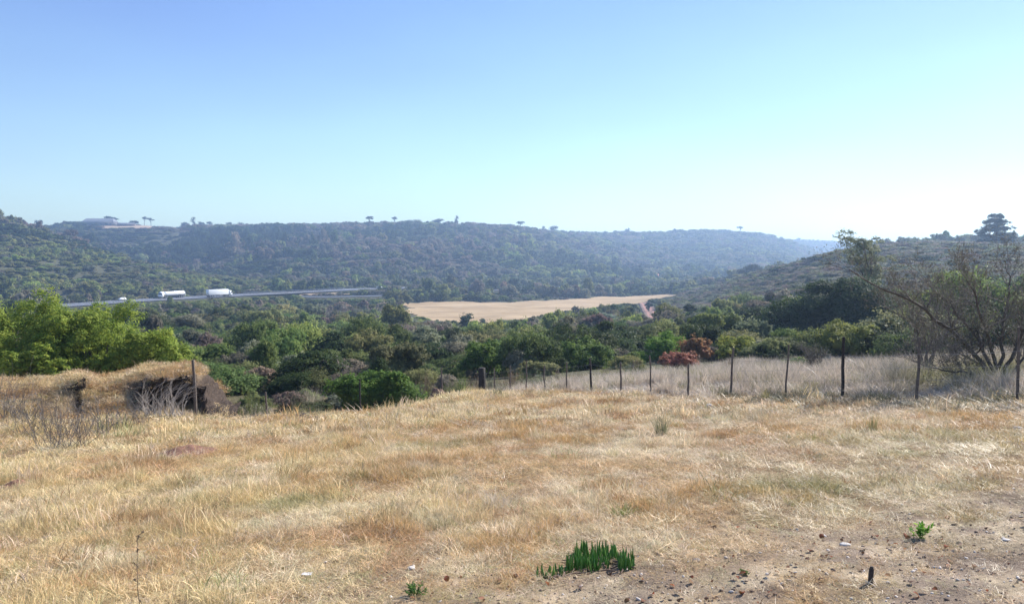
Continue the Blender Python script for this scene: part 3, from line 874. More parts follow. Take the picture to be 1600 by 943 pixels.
# ------------------------------------------------------------------ earth bank with a dug face (left)
def bank_surface(ns=300, nt=80):
    px = np.linspace(-260, 368, ns); u = (px - 800) / FPX; jag = (fbm(px / 7, px * 0 + 3, 191, 3) - .5) * sstep(295, 315, px)
    t = np.linspace(0, 1, nt)
    gtoe = H(u * 20.6, np.full(ns, 20.6))
    ztop = lambda y, Y: EYE + (471.5 - y) / FPX * Y - math.tan(PITCH) * Y
    ytop = np.interp(px, [-260, 0, 60, 150, 230, 262, 285, 303, 325, 345, 368], [600, 600, 598, 598, 596, 592, 588, 590, 598, 622, 662])
    ytop = ytop + jag * 26
    top = ztop(ytop + 3, 23.6)
    cut = sstep(165, 215, px) * (1 - sstep(303, 322, px)) * (.45 + .55 * sstep(205, 245, px))
    n = (fbm(px / 26, px * 0, 81, 3) - .5)
    small = .85 * np.exp(-((px - 116) / 17.0) ** 2)
    cut = np.clip(np.maximum(cut, small) + n * .25 * (cut > .05), 0, 1)
    m = sstep(302, 318, px)
    yt = 20.4 + n * .3
    yf = 21.0 + 1.7 * cut - .4 * m
    ylip = np.interp(px, [-260, 60, 90, 116, 150, 190, 240, 300, 320, 345, 368], [612, 612, 606, 600, 606, 600, 591, 590, 605, 640, 664])
    yl = 22.8 - .95 * cut + n * .35 - .7 * m
    zl = ztop(ylip, yl)
    zf = gtoe + .10 - .10 * cut
    zl = np.maximum(zl, zf + .05)
    back = H(u * 28.5, np.full(ns, 28.5))
    endw = 1 - sstep(340, 368, px)
    YN = np.stack([yt, yf, yl, 23.5 + 0 * px, 25.6 + 0 * px, 28.5 + 0 * px], 1)
    zg = lambda Y: H(u * Y, np.full(ns, Y), roads=False)
    tp = np.maximum(top, zl)
    ZN = np.stack([gtoe - .10, zf, zl, tp * endw + (zg(23.5) - .1) * (1 - endw), (tp - .15) * endw + (zg(25.6) - .1) * (1 - endw), back - .3], 1)
    tn = np.array([0, .12, .56, .68, .86, 1.0])
    Y = np.stack([np.interp(t, tn, YN[i]) for i in range(ns)]); Z = np.stack([np.interp(t, tn, ZN[i]) for i in range(ns)])
    X = u[:, None] * Y
    face = sstep(.06, .16, t) * (1 - sstep(.55, .60, t))
    rough = fbm(X / .30, (Z + Y * .4) / .30, 83, 4) - .5
    clod = fbm(X / .09, (Z + Y) / .09, 87, 2) - .5
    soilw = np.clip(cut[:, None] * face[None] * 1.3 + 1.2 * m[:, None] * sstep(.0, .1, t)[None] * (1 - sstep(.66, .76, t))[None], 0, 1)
    Y = Y + (rough * .95 + clod * .3) * soilw
    Z = Z + (fbm(X / .6, Y / .6, 85, 3) - .5) * .22 * (1 - soilw) * sstep(0, .1, t)[None] + (clod * .16 + rough * .25) * soilw
    return X, Y, Z, soilw
def make_bank():
    X, Y, Z, W = bank_surface()
    idx = np.arange(X.size).reshape(X.shape)
    F = np.stack([idx[:-1, :-1], idx[1:, :-1], idx[1:, 1:], idx[:-1, 1:]], -1).reshape(-1, 4)
    mb = MB(); mb.add(np.stack([X, Y, Z], -1), F)
    m, n, l, out = new_mat('bank_earth')
    p = n.new('ShaderNodeBsdfPrincipled'); p.inputs['Roughness'].default_value = .95; p.inputs['Specular IOR Level'].default_value = .1
    a = n.new('ShaderNodeAttribute'); a.attribute_name = 'gcol'
    tc = n.new('ShaderNodeTexCoord'); nt = n.new('ShaderNodeTexNoise'); nt.inputs['Scale'].default_value = 9; nt.inputs['Detail'].default_value = 8; nt.inputs['Roughness'].default_value = .7
    l.new(tc.outputs['Object'], nt.inputs['Vector'])
    mr = n.new('ShaderNodeMapRange'); mr.inputs[1].default_value = .3; mr.inputs[2].default_value = .7; mr.inputs[3].default_value = .45; mr.inputs[4].default_value = 1.5
    l.new(nt.outputs['Fac'], mr.inputs[0])
    mx = n.new('ShaderNodeMix'); mx.data_type = 'RGBA'; mx.blend_type = 'MULTIPLY'; mx.inputs[0].default_value = 1
    l.new(a.outputs['Color'], mx.inputs[6]); l.new(mr.outputs[0], mx.inputs[7]); l.new(mx.outputs[2], p.inputs['Base Color'])
    b = n.new('ShaderNodeBump'); b.inputs['Distance'].default_value = .06; l.new(nt.outputs['Fac'], b.inputs['Height']); l.new(b.outputs[0], p.inputs['Normal'])
    l.new(p.outputs[0], out.inputs[0])
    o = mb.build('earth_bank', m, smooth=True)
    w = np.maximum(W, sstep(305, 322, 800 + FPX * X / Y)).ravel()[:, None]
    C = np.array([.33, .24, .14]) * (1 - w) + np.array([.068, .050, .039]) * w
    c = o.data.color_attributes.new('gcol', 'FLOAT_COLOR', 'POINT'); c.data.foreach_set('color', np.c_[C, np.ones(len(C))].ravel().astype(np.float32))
    tag(o, 'grassy earth bank with a dark dug out face', 'bank', kind='structure')
    return X, Y, Z, W
BANK = make_bank()
def bank_roots():
    X, Y, Z, W = BANK; S = []
    ns, nt = X.shape
    ok = np.argwhere(W > .6)
    for _ in range(520):
        i, j = ok[rng.integers(len(ok))]
        p = np.array([X[i, j], Y[i, j] - .02, Z[i, j]]); d = np.array([rng.normal(0, .5), -.35, rng.normal(-.7, .6)]); L = rng.uniform(.06, .30); r = rng.uniform(.003, .007)
        for k in range(3):
            d = d / np.linalg.norm(d); e = p + d * L / 3; S.append(np.r_[p, e, r, r * .8]); p = e; r *= .8; d = d + rng.normal(size=3) * .35
    mb = MB(); mb.tubes(S, 4); o = mb.build('roots', plain('root_fibre', (.20, .15, .11), .9, .5, 20), bpy.data.objects['earth_bank'])
bank_roots()

# ------------------------------------------------------------------ grass
def blades(mb, n, h, w, rad, lean, droop, segs=3, mat=0):
    a = rng.uniform(0, 6.28, n); q = np.sqrt(rng.random(n)) * rad
    P = np.c_[np.cos(a) * q, np.sin(a) * q, np.zeros(n)]
    az = rng.uniform(0, 6.28, n); D = np.c_[np.cos(az), np.sin(az), np.zeros(n)] + P / max(rad, 1e-3) * .5
    hh = h * rng.uniform(.45, 1.15, n); ln = lean * rng.uniform(.1, 1.3, n)
    sa = rng.uniform(0, 6.28, n); S = np.c_[np.cos(sa), np.sin(sa), np.zeros(n)] * (w * rng.uniform(.6, 1.3, n))[:, None] * .5
    V = []
    for k in range(segs + 1):
        t = k / segs
        c = P + D * (ln * hh * t ** 1.6)[:, None] + np.array([0, 0, 1]) * (hh * (t - droop * t * t) * np.sqrt(np.maximum(.1, 1 - .3 * ln)))[:, None]
        f = (1 - t) ** .7 * (.75 + .25 * (k > 0)) + .03
        V += [c - S * f, c + S * f]
    V = np.stack(V, 1)
    base = (np.arange(n) * 2 * (segs + 1))[:, None]
    F = np.concatenate([base + np.array([[2 * k, 2 * k + 1, 2 * k + 3, 2 * k + 2]]) for k in range(segs)])
    r = rng.random(n)
    mb.add(V.reshape(-1, 3), F, mat, np.tile(r, segs))
    return mb
def tuft_t(n, h, w, rad, lean, droop, mat, segs=3):
    mb = MB(); blades(mb, n, h, w, rad, lean, droop, segs); return mb.mesh('tuft', [mat])
# unit tufts: radius .1 m
LAWN_T = [tuft_t(64, .115, .0034, .10, .8, .4, GRASS_I) for _ in range(4)] + [tuft_t(60, .045, .0036, .11, 2.6, .4, GRASS_I) for _ in range(4)]
FARLAWN_T = [tuft_t(60, .11, .008, .16, .8, .4, GRASS_I, 2) for _ in range(4)] + [tuft_t(60, .055, .009, .17, 2.2, .5, GRASS_I, 2) for _ in range(3)]
TALL_T = [tuft_t(60, .75, .010, .16, .35, .2, GRASS_I, 3) for _ in range(5)]

def edge_Y(px):
    u = (px - 800) / FPX
    r = 27.28 / (1 + 1.56 * np.maximum(u, -.03))
    l = np.interp(px, [-200, 330, 370, 450, 520, 600, 680, 753], [20.6, 20.6, 20.2, 22, 23.5, 26.2, 28, 28.6])
    return np.where(px > 753, r, l)

def lawn_tint(x, y):
    n1 = fbm(x / 1.9, y / 1.9, 101, 3); n2 = fbm(x / .75, y / .75, 105, 3); n3 = fbm(x / 3.2 + 4, y / 3.2, 109, 3)
    straw = np.array([.73, .57, .30]); gold = np.array([.57, .375, .16]); grey = np.array([.60, .475, .335]); rust = np.array([.43, .25, .12]); green = np.array([.33, .33, .14])
    n = len(x)
    side = sstep(-3, 3, x - .1 * (y - 8))[:, None]
    c = straw * (1 - side * .45) + grey * side * .45
    k = sstep(.48, .62, n1)[:, None]; c = c * (1 - k * .85) + gold * k * .85
    k = sstep(.56, .68, n2)[:, None]; c = c * (1 - k * .6) + rust * k * .6
    k = sstep(.64, .76, n3)[:, None] * (.10 + .25 * side); c = c * (1 - k) + green * k
    for gx, gy, gr in GREEN_SPOTS:
        k = np.exp(-(((x - gx) / gr[0]) ** 2 + ((y - gy) / gr[1]) ** 2))[:, None] * .75; c = c * (1 - k) + green * k
    k = sstep(.58, .70, fbm(x / .6 + 7, y / .6, 113, 3))[:, None] * .75; c = c * (1 - k) + np.array([.80, .67, .44]) * k
    one = rng.random((n, 1))
    c = np.where(one < .10, grey * 1.2, c); c = np.where(one > .95, green, c); c = np.where((one > .88) & (one < .92), rust, c)
    return np.clip(c * rng.uniform(.68, 1.32, (n, 1)), 0, .88)
GREEN_SPOTS = [(*hit(1425, 682)[:2], (1.1, .7)), (*hit(460, 790)[:2], (.55, .35)), (*hit(1470, 700)[:2], (.8, .5)), (*hit(1240, 760)[:2], (.5, .3)), (*hit(760, 940)[:2], (.5, .2)), (*hit(1130, 905)[:2], (.25, .15)), (*hit(1500, 920)[:2], (.6, .2)), (*hit(670, 700)[:2], (.8, .5))]
SOIL_PX = (292, 707)
SOIL = hit(*SOIL_PX)
SOIL2 = hit(25, 757)

def lawn():
    out = []
    for r0, r1, dens, s0, s1 in ((2.4, 4.8, 480, .7, 1.15), (4.8, 8.5, 330, .8, 1.3), (8.5, 15, 170, 1.0, 1.6)):
        n = int(.5 * (r1 ** 2 - r0 ** 2) * 2 * R_(38) * dens)
        a = rng.uniform(-R_(38), R_(38), n); r = np.sqrt(rng.uniform(r0 ** 2, r1 ** 2, n))
        out.append(np.c_[r * np.sin(a), r * np.cos(a), rng.uniform(s0, s1, n)])
    A = np.concatenate(out)
    def prep(A, nt, flat0, name, meshes, label):
        x, y, s = A.T
        px = 800 + FPX * x / y
        b = bare_mask(x, y); n1 = .5 * fbm(x / 1.5, y / 1.5, 121, 3) + .5 * fbm(x / .45, y / .45, 127, 2); sc_ = hit(925, 885); b = np.maximum(b, .97 * ((np.abs(x - sc_[0]) < .30) & (np.abs(y - sc_[1] + .02) < .28)))
        d = np.minimum(np.hypot((x - SOIL[0]) / .72, (y - SOIL[1] + .25) / .85), np.hypot((x - SOIL2[0]) / .42, (y - SOIL2[1] + .15) / .5)) * (.75 + .5 * fbm(x / .25, y / .25, 199, 2))
        gap = sstep(.60, .70, fbm(x / .35, y / .35, 129, 3)) * .75
        keep = (rng.random(len(x)) > np.maximum(b * .5, gap)) & (y < edge_Y(px) + rng.uniform(-.4, 1.0, len(x)) - .3) & ((d > 1) | (rng.random(len(x)) < .12))
        x, y, s, b, n1, px = (q[keep] for q in (x, y, s, b, n1, px)); n = len(x)
        tall = .40 + 1.45 * sstep(.38, .66, n1) ** 1.5 + .45 * (1 - sstep(-4, 1, x)) 
        tall = tall * (1 - .5 * sstep(0, 5, x) * (1 - sstep(9, 14, y))) * (1 - .72 * b)
        flat = rng.random(n) < np.clip(.30 + .35 * sstep(0, 4, x) + .6 * b, 0, .96); s = s * (1 - .3 * b)
        idx = np.where(flat, flat0 + rng.integers(0, len(meshes) - flat0, n), rng.integers(0, flat0, n))
        big = (rng.random(n) < .035) & (b < .3); s = np.where(big, s * 1.7, s); tall = np.where(big, tall * 1.25, tall)
        z = H(x, y)
        rot = np.c_[rng.normal(0, .16, n) - .05, rng.normal(0, .16, n) + .12, rng.uniform(0, 6.28, n)]
        scatter(name, np.c_[x, y, z - .005], rot, np.c_[s, s, s * tall * np.where(flat, .8, 1)], idx, lawn_tint(x, y), meshes, label, 'dry grass')
    prep(A, 8, 4, 'dry_grass', LAWN_T, 'short dry straw coloured grass of the near lawn')
    out = []
    for r0, r1, dens, s0, s1 in ((15, 22, 80, .9, 1.5), (22, 34, 55, 1.0, 1.8)):
        n = int(.5 * (r1 ** 2 - r0 ** 2) * 2 * R_(38) * dens)
        a = rng.uniform(-R_(38), R_(38), n); r = np.sqrt(rng.uniform(r0 ** 2, r1 ** 2, n))
        out.append(np.c_[r * np.sin(a), r * np.cos(a), rng.uniform(s0, s1, n)])
    prep(np.concatenate(out), 7, 4, 'dry_grass', FARLAWN_T, 'golden dry grass on the far slope of the lawn')
lawn()

def bank_grass():
    X, Y, Z, W = BANK
    ns, nt = X.shape
    n = 15000
    i = rng.integers(0, ns - 1, n); j = rng.integers(2, nt - 8, n)
    k = (W[i, j] < .25) | ((rng.random(n) < .03))
    lip = (W[i, j] < .5) & (W[i, np.maximum(j - 4, 0)] > .4) & (rng.random(n) < .35)
    k = (k | lip) & ((X[i, j] / Y[i, j] < (312 - 800) / FPX) | (rng.random(n) < .10))
    i, j, lip = i[k], j[k], lip[k]; n = len(i)
    P = np.c_[X[i, j], Y[i, j], Z[i, j]] + rng.uniform(-.03, .03, (n, 3)) * [1, 1, 0]
    n1 = fbm(P[:, 0] / 1.2, P[:, 1] / 1.2, 131, 3)
    t = lawn_tint(P[:, 0], P[:, 1]) * np.array([.86, .82, .80])
    s = rng.uniform(1.0, 1.7, n)
    idx = np.where(rng.random(n) < .35, rng.integers(4, 7, n), rng.integers(0, 4, n))
    hh = s * (.35 + 1.3 * sstep(.42, .68, .5 * n1 + .5 * fbm(P[:, 0] / .4, P[:, 1] / .4, 133, 2))) * 1.0
    rot = np.c_[rng.normal(0, .2, n) + np.where(lip, .7, 0), rng.normal(0, .2, n) + .1, rng.uniform(0, 6.28, n) * (~lip)]
    scatter('bank_grass', P, rot, np.c_[s, s, hh], idx, t, FARLAWN_T, 'dry brown gold grass growing over the earth bank', 'dry grass')
bank_grass()

def meadow():
    n = 13000
    px = rng.uniform(640, 1720, n); Y = np.sqrt(rng.uniform(12 ** 2, 46 ** 2, n))
    u = (px - 800) / FPX; x = u * Y
    Ye = edge_Y(px)
    back = np.interp(px, [640, 760, 860, 1000, 1200, 1500, 1720], [28, 32, 36, 40, 46, 46, 46])
    k = (Y > Ye - np.where(px > 1180, 1.3, .5) + rng.uniform(-.3, .6, n)) & (Y < back) & (px > 740)
    k &= rng.random(n) < np.interp(px, [740, 900, 1050], [.7, .9, 1])
    x, Y, px = x[k], Y[k], px[k]; n = len(x)
    n1 = fbm(x / 2.5, Y / 2.5, 141, 3); n2 = fbm(x / .9, Y / .9, 143, 2)
    pale = np.array([.60, .51, .40]); grey = np.array([.40, .34, .27]); ol = np.array([.30, .28, .14])
    w = sstep(.4, .6, n1)[:, None]; c = pale * (1 - w * .6) + grey * w * .6
    g = (rng.random(n) < .10)[:, None]; c = np.where(g, ol, c)
    tb = at(1535, 600, 17.6); d = np.exp(-(((x - tb[0]) / 1.3) ** 2 + ((Y - tb[1]) / 1.5) ** 2))[:, None]
    c = c * (1 - d * .8) + np.array([.24, .27, .06]) * d * .8
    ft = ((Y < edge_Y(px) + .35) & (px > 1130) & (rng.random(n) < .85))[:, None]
    c = np.where(ft, np.array([.15, .15, .09]) * rng.uniform(.7, 1.3, (n, 1)), c)  # greenish fence-foot weeds, tinted dark to paint in the bare tree's shade strip
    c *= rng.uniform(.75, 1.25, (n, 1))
    s = rng.uniform(.9, 1.5, n); hh = (.45 + .75 * sstep(.3, .7, n2)) * rng.uniform(.7, 1.1, n) * np.interp(Y - edge_Y(px), [-1.3, -.5, 2.5], [.3, .45, .85])
    rot = np.c_[rng.normal(0, .14, (n, 2)), rng.uniform(0, 6.28, n)]
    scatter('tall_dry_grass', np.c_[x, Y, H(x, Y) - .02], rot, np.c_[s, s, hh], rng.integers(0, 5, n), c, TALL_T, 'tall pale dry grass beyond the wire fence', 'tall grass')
meadow()

def ground_litter():
    # pebbles and clods
    mbs = []
    for k in range(4):
        mb = MB(); mb.blob((0, 0, .2), (1, .8, .55), 1, .35, 1.7, 0, k); mbs.append(mb.mesh('pebble', [STONE_I]))
    n = 34000
    a = rng.uniform(-R_(36), R_(38), n); r = 2.6 + 6.5 * rng.random(n) ** 1.4
    x, y = r * np.sin(a), r * np.cos(a)
    k = rng.random(n) < bare_mask(x, y) * .95 + .03
    x, y = x[k], y[k]; n = len(x)
    s = .003 + .014 * rng.random(n) ** 6
    t = np.where(rng.random((n, 1)) < .22, [[.56, .50, .44]], np.where(rng.random((n, 1)) < .5, [[.30, .22, .16]], [[.15, .105, .08]])) * rng.uniform(.6, 1.3, (n, 1))
    scatter('gravel', np.c_[x, y, H(x, y)], rng.uniform(-.4, 6, (n, 3)) * [.1, .1, 1], np.c_[s * rng.uniform(.8, 1.5, n), s, s * rng.uniform(.7, 1.1, n)], rng.integers(0, 4, n), t, mbs, 'small stones and clods on the bare soil', 'gravel')
    ms = []
    for k in range(4):
        mb = MB()
        m = 5; V = []; F = []
        for i in range(m + 1):
            q = i / m; w = .42 * math.sin(math.pi * min(1, q * .93 + .04)) ** .8
            zc = .18 * math.sin(q * 3) + .10 * k * (q - .5) ** 2
            V += [(q - .5, -w, zc + .16 * w * (k % 2 + 1)), (q - .5, 0, zc), (q - .5, w, zc + .22 * w)]
        for i in range(m):
            for j in range(2): F.append((i * 3 + j, i * 3 + j + 1, i * 3 + j + 4, i * 3 + j + 3))
        mb.add(V, F, 0, rng.random(len(F))); ms.append(mb.mesh('dead_leaf', [LEAF_I]))
    n = 4200
    a = rng.uniform(-R_(10), R_(38), n); r = 2.6 + 4.5 * rng.random(n) ** 1.3
    x, y = r * np.sin(a), r * np.cos(a); k = rng.random(n) < bare_mask(x, y) * .45 + .10
    x, y = x[k], y[k]; n = len(x)
    t = np.array([[.24, .10, .05], [.27, .16, .09], [.46, .36, .25], [.12, .075, .05]])[rng.integers(0, 4, n)] * rng.uniform(.7, 1.3, (n, 1))
    s = .010 + .040 * rng.random(n) ** 3
    scatter('fallen_leaves', np.c_[x, y, H(x, y) + .012], np.c_[rng.normal(0, .45, (n, 2)), rng.uniform(0, 6.28, n)], np.c_[s, s, s], rng.integers(0, 4, n), t, ms, 'brown and tan fallen leaves on the bare soil', 'fallen leaves')
STONE_I = leaf_mat('stone_bits', 'INST', 0.0, .3, .01, .2, .85)
ground_litter()

# ------------------------------------------------------------------ wire fence
def fence_pt(px):
    u = px_dir(px, 600)[0]
    Y = 27.28 / (1 + 1.56 * max(u, -.04)); return u * Y, Y
def make_fence():
    root = empty('wire_fence', (*fence_pt(753), H1(*fence_pt(753))))
    ox = np.array(root.location)
    tag(root, 'thin post and wire fence running from thick black post to the right edge', 'fence')
    spec = [(773,575,0),(797,571,0),(822,563,0),(851,572,0),(886,565,0),(925,560,1),(970,566,0),(1018,555,0),(1075,570,0),(1141,543,0),(1226,538,0),(1317,526,1),(1433,527,0),(1592,510,0),(1800,495,0)]
    tops = []
    x, y = fence_pt(753); z = H1(x, y); h = EYE + px_dir(753, 574)[1] * y - z
    mb = MB(); mb.path([(0, 0, -.3), (.005, 0, h * .5), (0, 0, h - .01), (0, 0, h)], [.13, .128, .125, .11], 12)
    tag(mb.build('fence_post', WOOD_D, root, True, (x - ox[0], y - ox[1], z - ox[2])), 'thick black strainer post')
    tops.append((x, y, z, h, .12))
    for px, py, dark in spec:
        x, y = fence_pt(px); z = H1(x, y); h = max(.85, EYE + px_dir(px, py)[1] * y - z)
        r = .034 if dark else .021 + .008 * rng.random()
        lean = rng.normal(0, .035, 2)
        if px == 1226: lean = np.array([.07, 0])
        pts = [(lean[0] * h * t + rng.normal(0, .008) * (t > 0), lean[1] * h * t, -.25 + (h + .25) * t) for t in np.linspace(0, 1, 6)]
        mb = MB(); mb.path(pts, np.linspace(r * 1.12, r * .85, 6), 7)
        p = mb.build('fence_post', WOOD_D if dark else WOOD, root, True, (x - ox[0], y - ox[1], z - ox[2]))
        if dark: p['label'] = 'dark creosoted fence post'
        tops.append((x + lean[0] * h * .8, y, z, h, r))
    hmin = 1.08
    for f in (.18, .40, .62, .84):
        P = []
        for (xa, ya, za, ha, ra), (xb, yb, zb, hb, rb) in zip(tops[:-1], tops[1:]):
            for t in np.linspace(0, 1, 5)[:-1]:
                P.append((xa + (xb - xa) * t - ox[0] - .02, ya + (yb - ya) * t - ox[1] - .03, (za + min(ha, 1.1) * f) * (1 - t) + (zb + min(hb, 1.1) * f) * t - .025 * math.sin(math.pi * t) - ox[2]))
        mb = MB(); mb.path(P, .0024, 4); mb.build('wire_strand', WIRE, root)
    # left run beyond the strainer: a few wires and posts
    return tops
TOPS = make_fence()
def lone_post(px, ytop, Y, r, mat, lean, label, name='wooden_post', top_kink=0.0):
    u = px_dir(px, 600)[0]; x = u * Y; z = H1(x, Y)
    h = EYE + px_dir(px, ytop)[1] * Y - z
    pts = [(lean * h * t + top_kink * max(0, t - .8) + .012 * math.sin(5 * t), 0, -.2 + (h + .2) * t) for t in np.linspace(0, 1, 9)]
    mb = MB(); mb.path(pts, np.linspace(r * 1.1, r * .8, 9), 8)
    tag(mb.build(name, mat, None, True, (x, Y, z)), label, 'post')
lone_post(304, 562, 20.4, .042, WOOD, .0, 'tall grey weathered post standing in front of the dug bank face', top_kink=-.12)
lone_post(417, 612, 23, .030, WOOD, -.03, 'short grey post in the scrub right of the earth bank')
lone_post(562, 592, 26.5, .028, WOOD_D, .01, 'thin dark post in front of the low green bush')
lone_post(690, 574, 28.2, .026, WOOD, .01, 'thin grey post rising behind the small soil heap')

# ------------------------------------------------------------------ twiggy plants
def grow(S, p, d, L, r, depth, up=.12, spread=.55, kids=(2, 4), shrink=(.55, .8), tips=None, wob=.16):
    d = d / np.linalg.norm(d)
    n = 3; q = p.copy(); rr = r
    for k in range(n):
        d2 = d + rng.normal(size=3) * wob + np.array([0, 0, up]) * .5; d2 /= np.linalg.norm(d2)
        e = q + d2 * L / n; r2 = rr * .86
        S.append(np.r_[q, e, rr, r2])
        if depth > 0 and k > 0:
            for _ in range(rng.integers(kids[0] - 1, kids[1])):
                dd = d2 + rng.normal(size=3) * spread + np.array([0, 0, up]); grow(S, e, dd, L * rng.uniform(*shrink), max(r2 * .58, .0035), depth - 1, up, spread, kids, shrink, tips, wob)
        q, rr, d = e, r2, d2
    if depth == 0 and tips is not None: tips.append(q)

def limb(S, pts, r0, r1, depth, L, up, spread, tips, every=1, kids=(2, 4)):
    P = np.array(pts, float); m = 14
    t = np.linspace(0, len(P) - 1, m)
    Q = np.stack([np.interp(t, range(len(P)), P[:, k]) for k in range(3)], 1)
    for _ in range(3): Q[1:-1] = (Q[:-2] + 2 * Q[1:-1] + Q[2:]) / 4
    Q[1:] += rng.normal(size=(m - 1, 3)) * .025
    rr = np.linspace(r0, r1, m)
    for i in range(m - 1):
        S.append(np.r_[Q[i], Q[i + 1], rr[i], rr[i + 1]])
        if i >= 3 and i % every == 0:
            d = Q[i + 1] - Q[i]; d /= np.linalg.norm(d)
            for _ in range(rng.integers(*kids)):
                dd = d * .5 + rng.normal(size=3) * spread + np.array([0, 0, up])
                grow(S, Q[i + 1], dd, L * rng.uniform(.6, 1.1), max(rr[i + 1] * .45, .006), depth, .12, .55, tips=tips)

def bare_tree():
    b = at(1562, 603, 17.3); b[2] = H1(b[0], b[1])
    root = empty('bare_tree', b)
    tag(root, 'leaning tree with bare dense grey twigs standing behind the fence at right', 'tree')
    S, tips = [], []
    def q(px, py, dy=0): return at(px, py, 17.3 + dy) - b
    base = np.array([0, 0, -.15])
    limbs = [([base, q(1545, 575), q(1500, 530, -.2), q(1450, 487, -.4), q(1395, 455, -.5), q(1330, 425, -.3)], 0.061, 0.012),
             ([base, q(1548, 560), q(1512, 510, .3), q(1475, 470, .6), q(1440, 435, .8)], 0.050, 0.009),
             ([base, q(1555, 555), q(1535, 500, -.5), q(1520, 455, -.8), q(1500, 420, -1.0)], 0.047, 0.008),
             ([base, q(1566, 550), q(1568, 495, .5), q(1580, 445, .8), q(1572, 412, 1)], 0.047, 0.008),
             ([base, q(1580, 555), q(1610, 500, -.3), q(1640, 450, -.5), q(1655, 415, -.5)], 0.047, 0.008),
             ([base, q(1590, 565), q(1640, 525, .5), q(1695, 470, .8)], 0.039, 0.008),
             ([base, q(1530, 583, -.4), q(1480, 580, -.8), q(1425, 565, -1.0)], 0.028, 0.007),
             ([base, q(1540, 570, .8), q(1490, 545, 1.4), q(1430, 510, 1.8), q(1390, 480, 2)], 0.033, 0.007)]
    for pts, r0, r1 in limbs: limb(S, pts, r0, r1, 2, .44, .55, .6, tips, 1, (3, 6))
    S = np.array(S)
    big = S[:, 6] > .013
    tk = MB(); tk.tubes(S[big], 7); tk.build('trunk', BARK, root, True)
    tw = MB(); tw.tubes(S[~big], 3); tw.build('twigs', TWIG, root)
    T = np.array(tips)
    k = rng.random(len(T)) < .42
    P = np.repeat(T[k], 8, 0) + rng.normal(size=(k.sum() * 8, 3)) * .07
    lv = MB(); lv.leaves(P, rng.normal(size=P.shape), rng.uniform(.025, .05, len(P)), .4)
    o = lv.build('crown', LEAF_O, root); o.color = (.12, .12, .075, 1)
    print('bare tree segs', len(S))
bare_tree()

def small_bare(px, base_y, Y, top, label, spreadpx, depth=2, n=7, name='bare_shrub', leaf=.25, mat=None):
    b = at(px, base_y, Y); b[2] = H1(b[0], b[1])
    root = empty(name, b); tag(root, label, 'shrub')
    h = EYE + px_dir(px, top)[1] * Y - b[2]; w = spreadpx / FPX * Y / 2
    S, tips = [], []
    for i in range(n):
        a = rng.uniform(0, 6.28); q = rng.uniform(.2, 1)
        e = np.array([math.cos(a) * w * q, math.sin(a) * w * q, h * rng.uniform(.75, 1.0)])
        limb(S, [np.array([0, 0, -.1]), e * [.3, .3, .4] + rng.normal(size=3) * .05, e * [.7, .7, .75], e], .012 + .012 * h, .005, depth - 1, .30 * h * .5, .5, .5, tips, 1)
    mb = MB(); mb.tubes(np.array(S), 3); mb.build('twigs', mat or TWIG, root)
    T = np.array(tips); k = rng.random(len(T)) < leaf
    if k.sum():
        P = np.repeat(T[k], 8, 0) + rng.normal(size=(k.sum() * 8, 3)) * .07
        lv = MB(); lv.leaves(P, rng.normal(size=P.shape), rng.uniform(.03, .06, len(P)), .4)
        o = lv.build('crown', LEAF_O, root); o.color = (.10, .10, .07, 1)
small_bare(1447, 590, 21, 452, 'small grey twiggy tree left of the leaning bare tree', 120, 2, 9, 'bare_tree', .35)
small_bare(1272, 585, 27, 545, 'small grey wiry shrub in the tall grass between two fence posts', 38, 2, 10, leaf=.2)

# pale dead stems fanning over the dug face
def pale_fan():
    b = at(262, 660, 20.2); b[2] = H1(b[0], b[1])
    root = empty('dead_shrub', b); tag(root, 'fan of pale bleached dead stems leaning over the dug bank face', 'dead shrub')
    S = []
    for i in range(84):
        px0 = 228 + 62 * rng.random(); p0 = at(px0, 655 + 8 * rng.random(), 20.2 + rng.uniform(-.25, .25)); p0[2] = H1(p0[0], p0[1])
        L = rng.uniform(.5, 1.15); lean = rng.uniform(.1, .75)
        p = p0 - b; d = np.array([rng.normal(-.35, .25), rng.normal(0, .2), 1]); bend = np.array([lean * 1.3, rng.normal(.0, .15), -.12])
        r = rng.uniform(.006, .011)
        for k in range(7):
            d = d / np.linalg.norm(d); e = p + d * L / 7; S.append(np.r_[p, e, r, r * .86]); p = e; r *= .86; d = d + bend * .28 + rng.normal(size=3) * .05
            if k > 2 and rng.random() < .35: S.append(np.r_[p, p + (d / np.linalg.norm(d) + rng.normal(size=3) * .35) * L * .22, r * .7, r * .3])
    mb = MB(); mb.tubes(S, 4); mb.build('stems', BARK_L, root)
pale_fan()
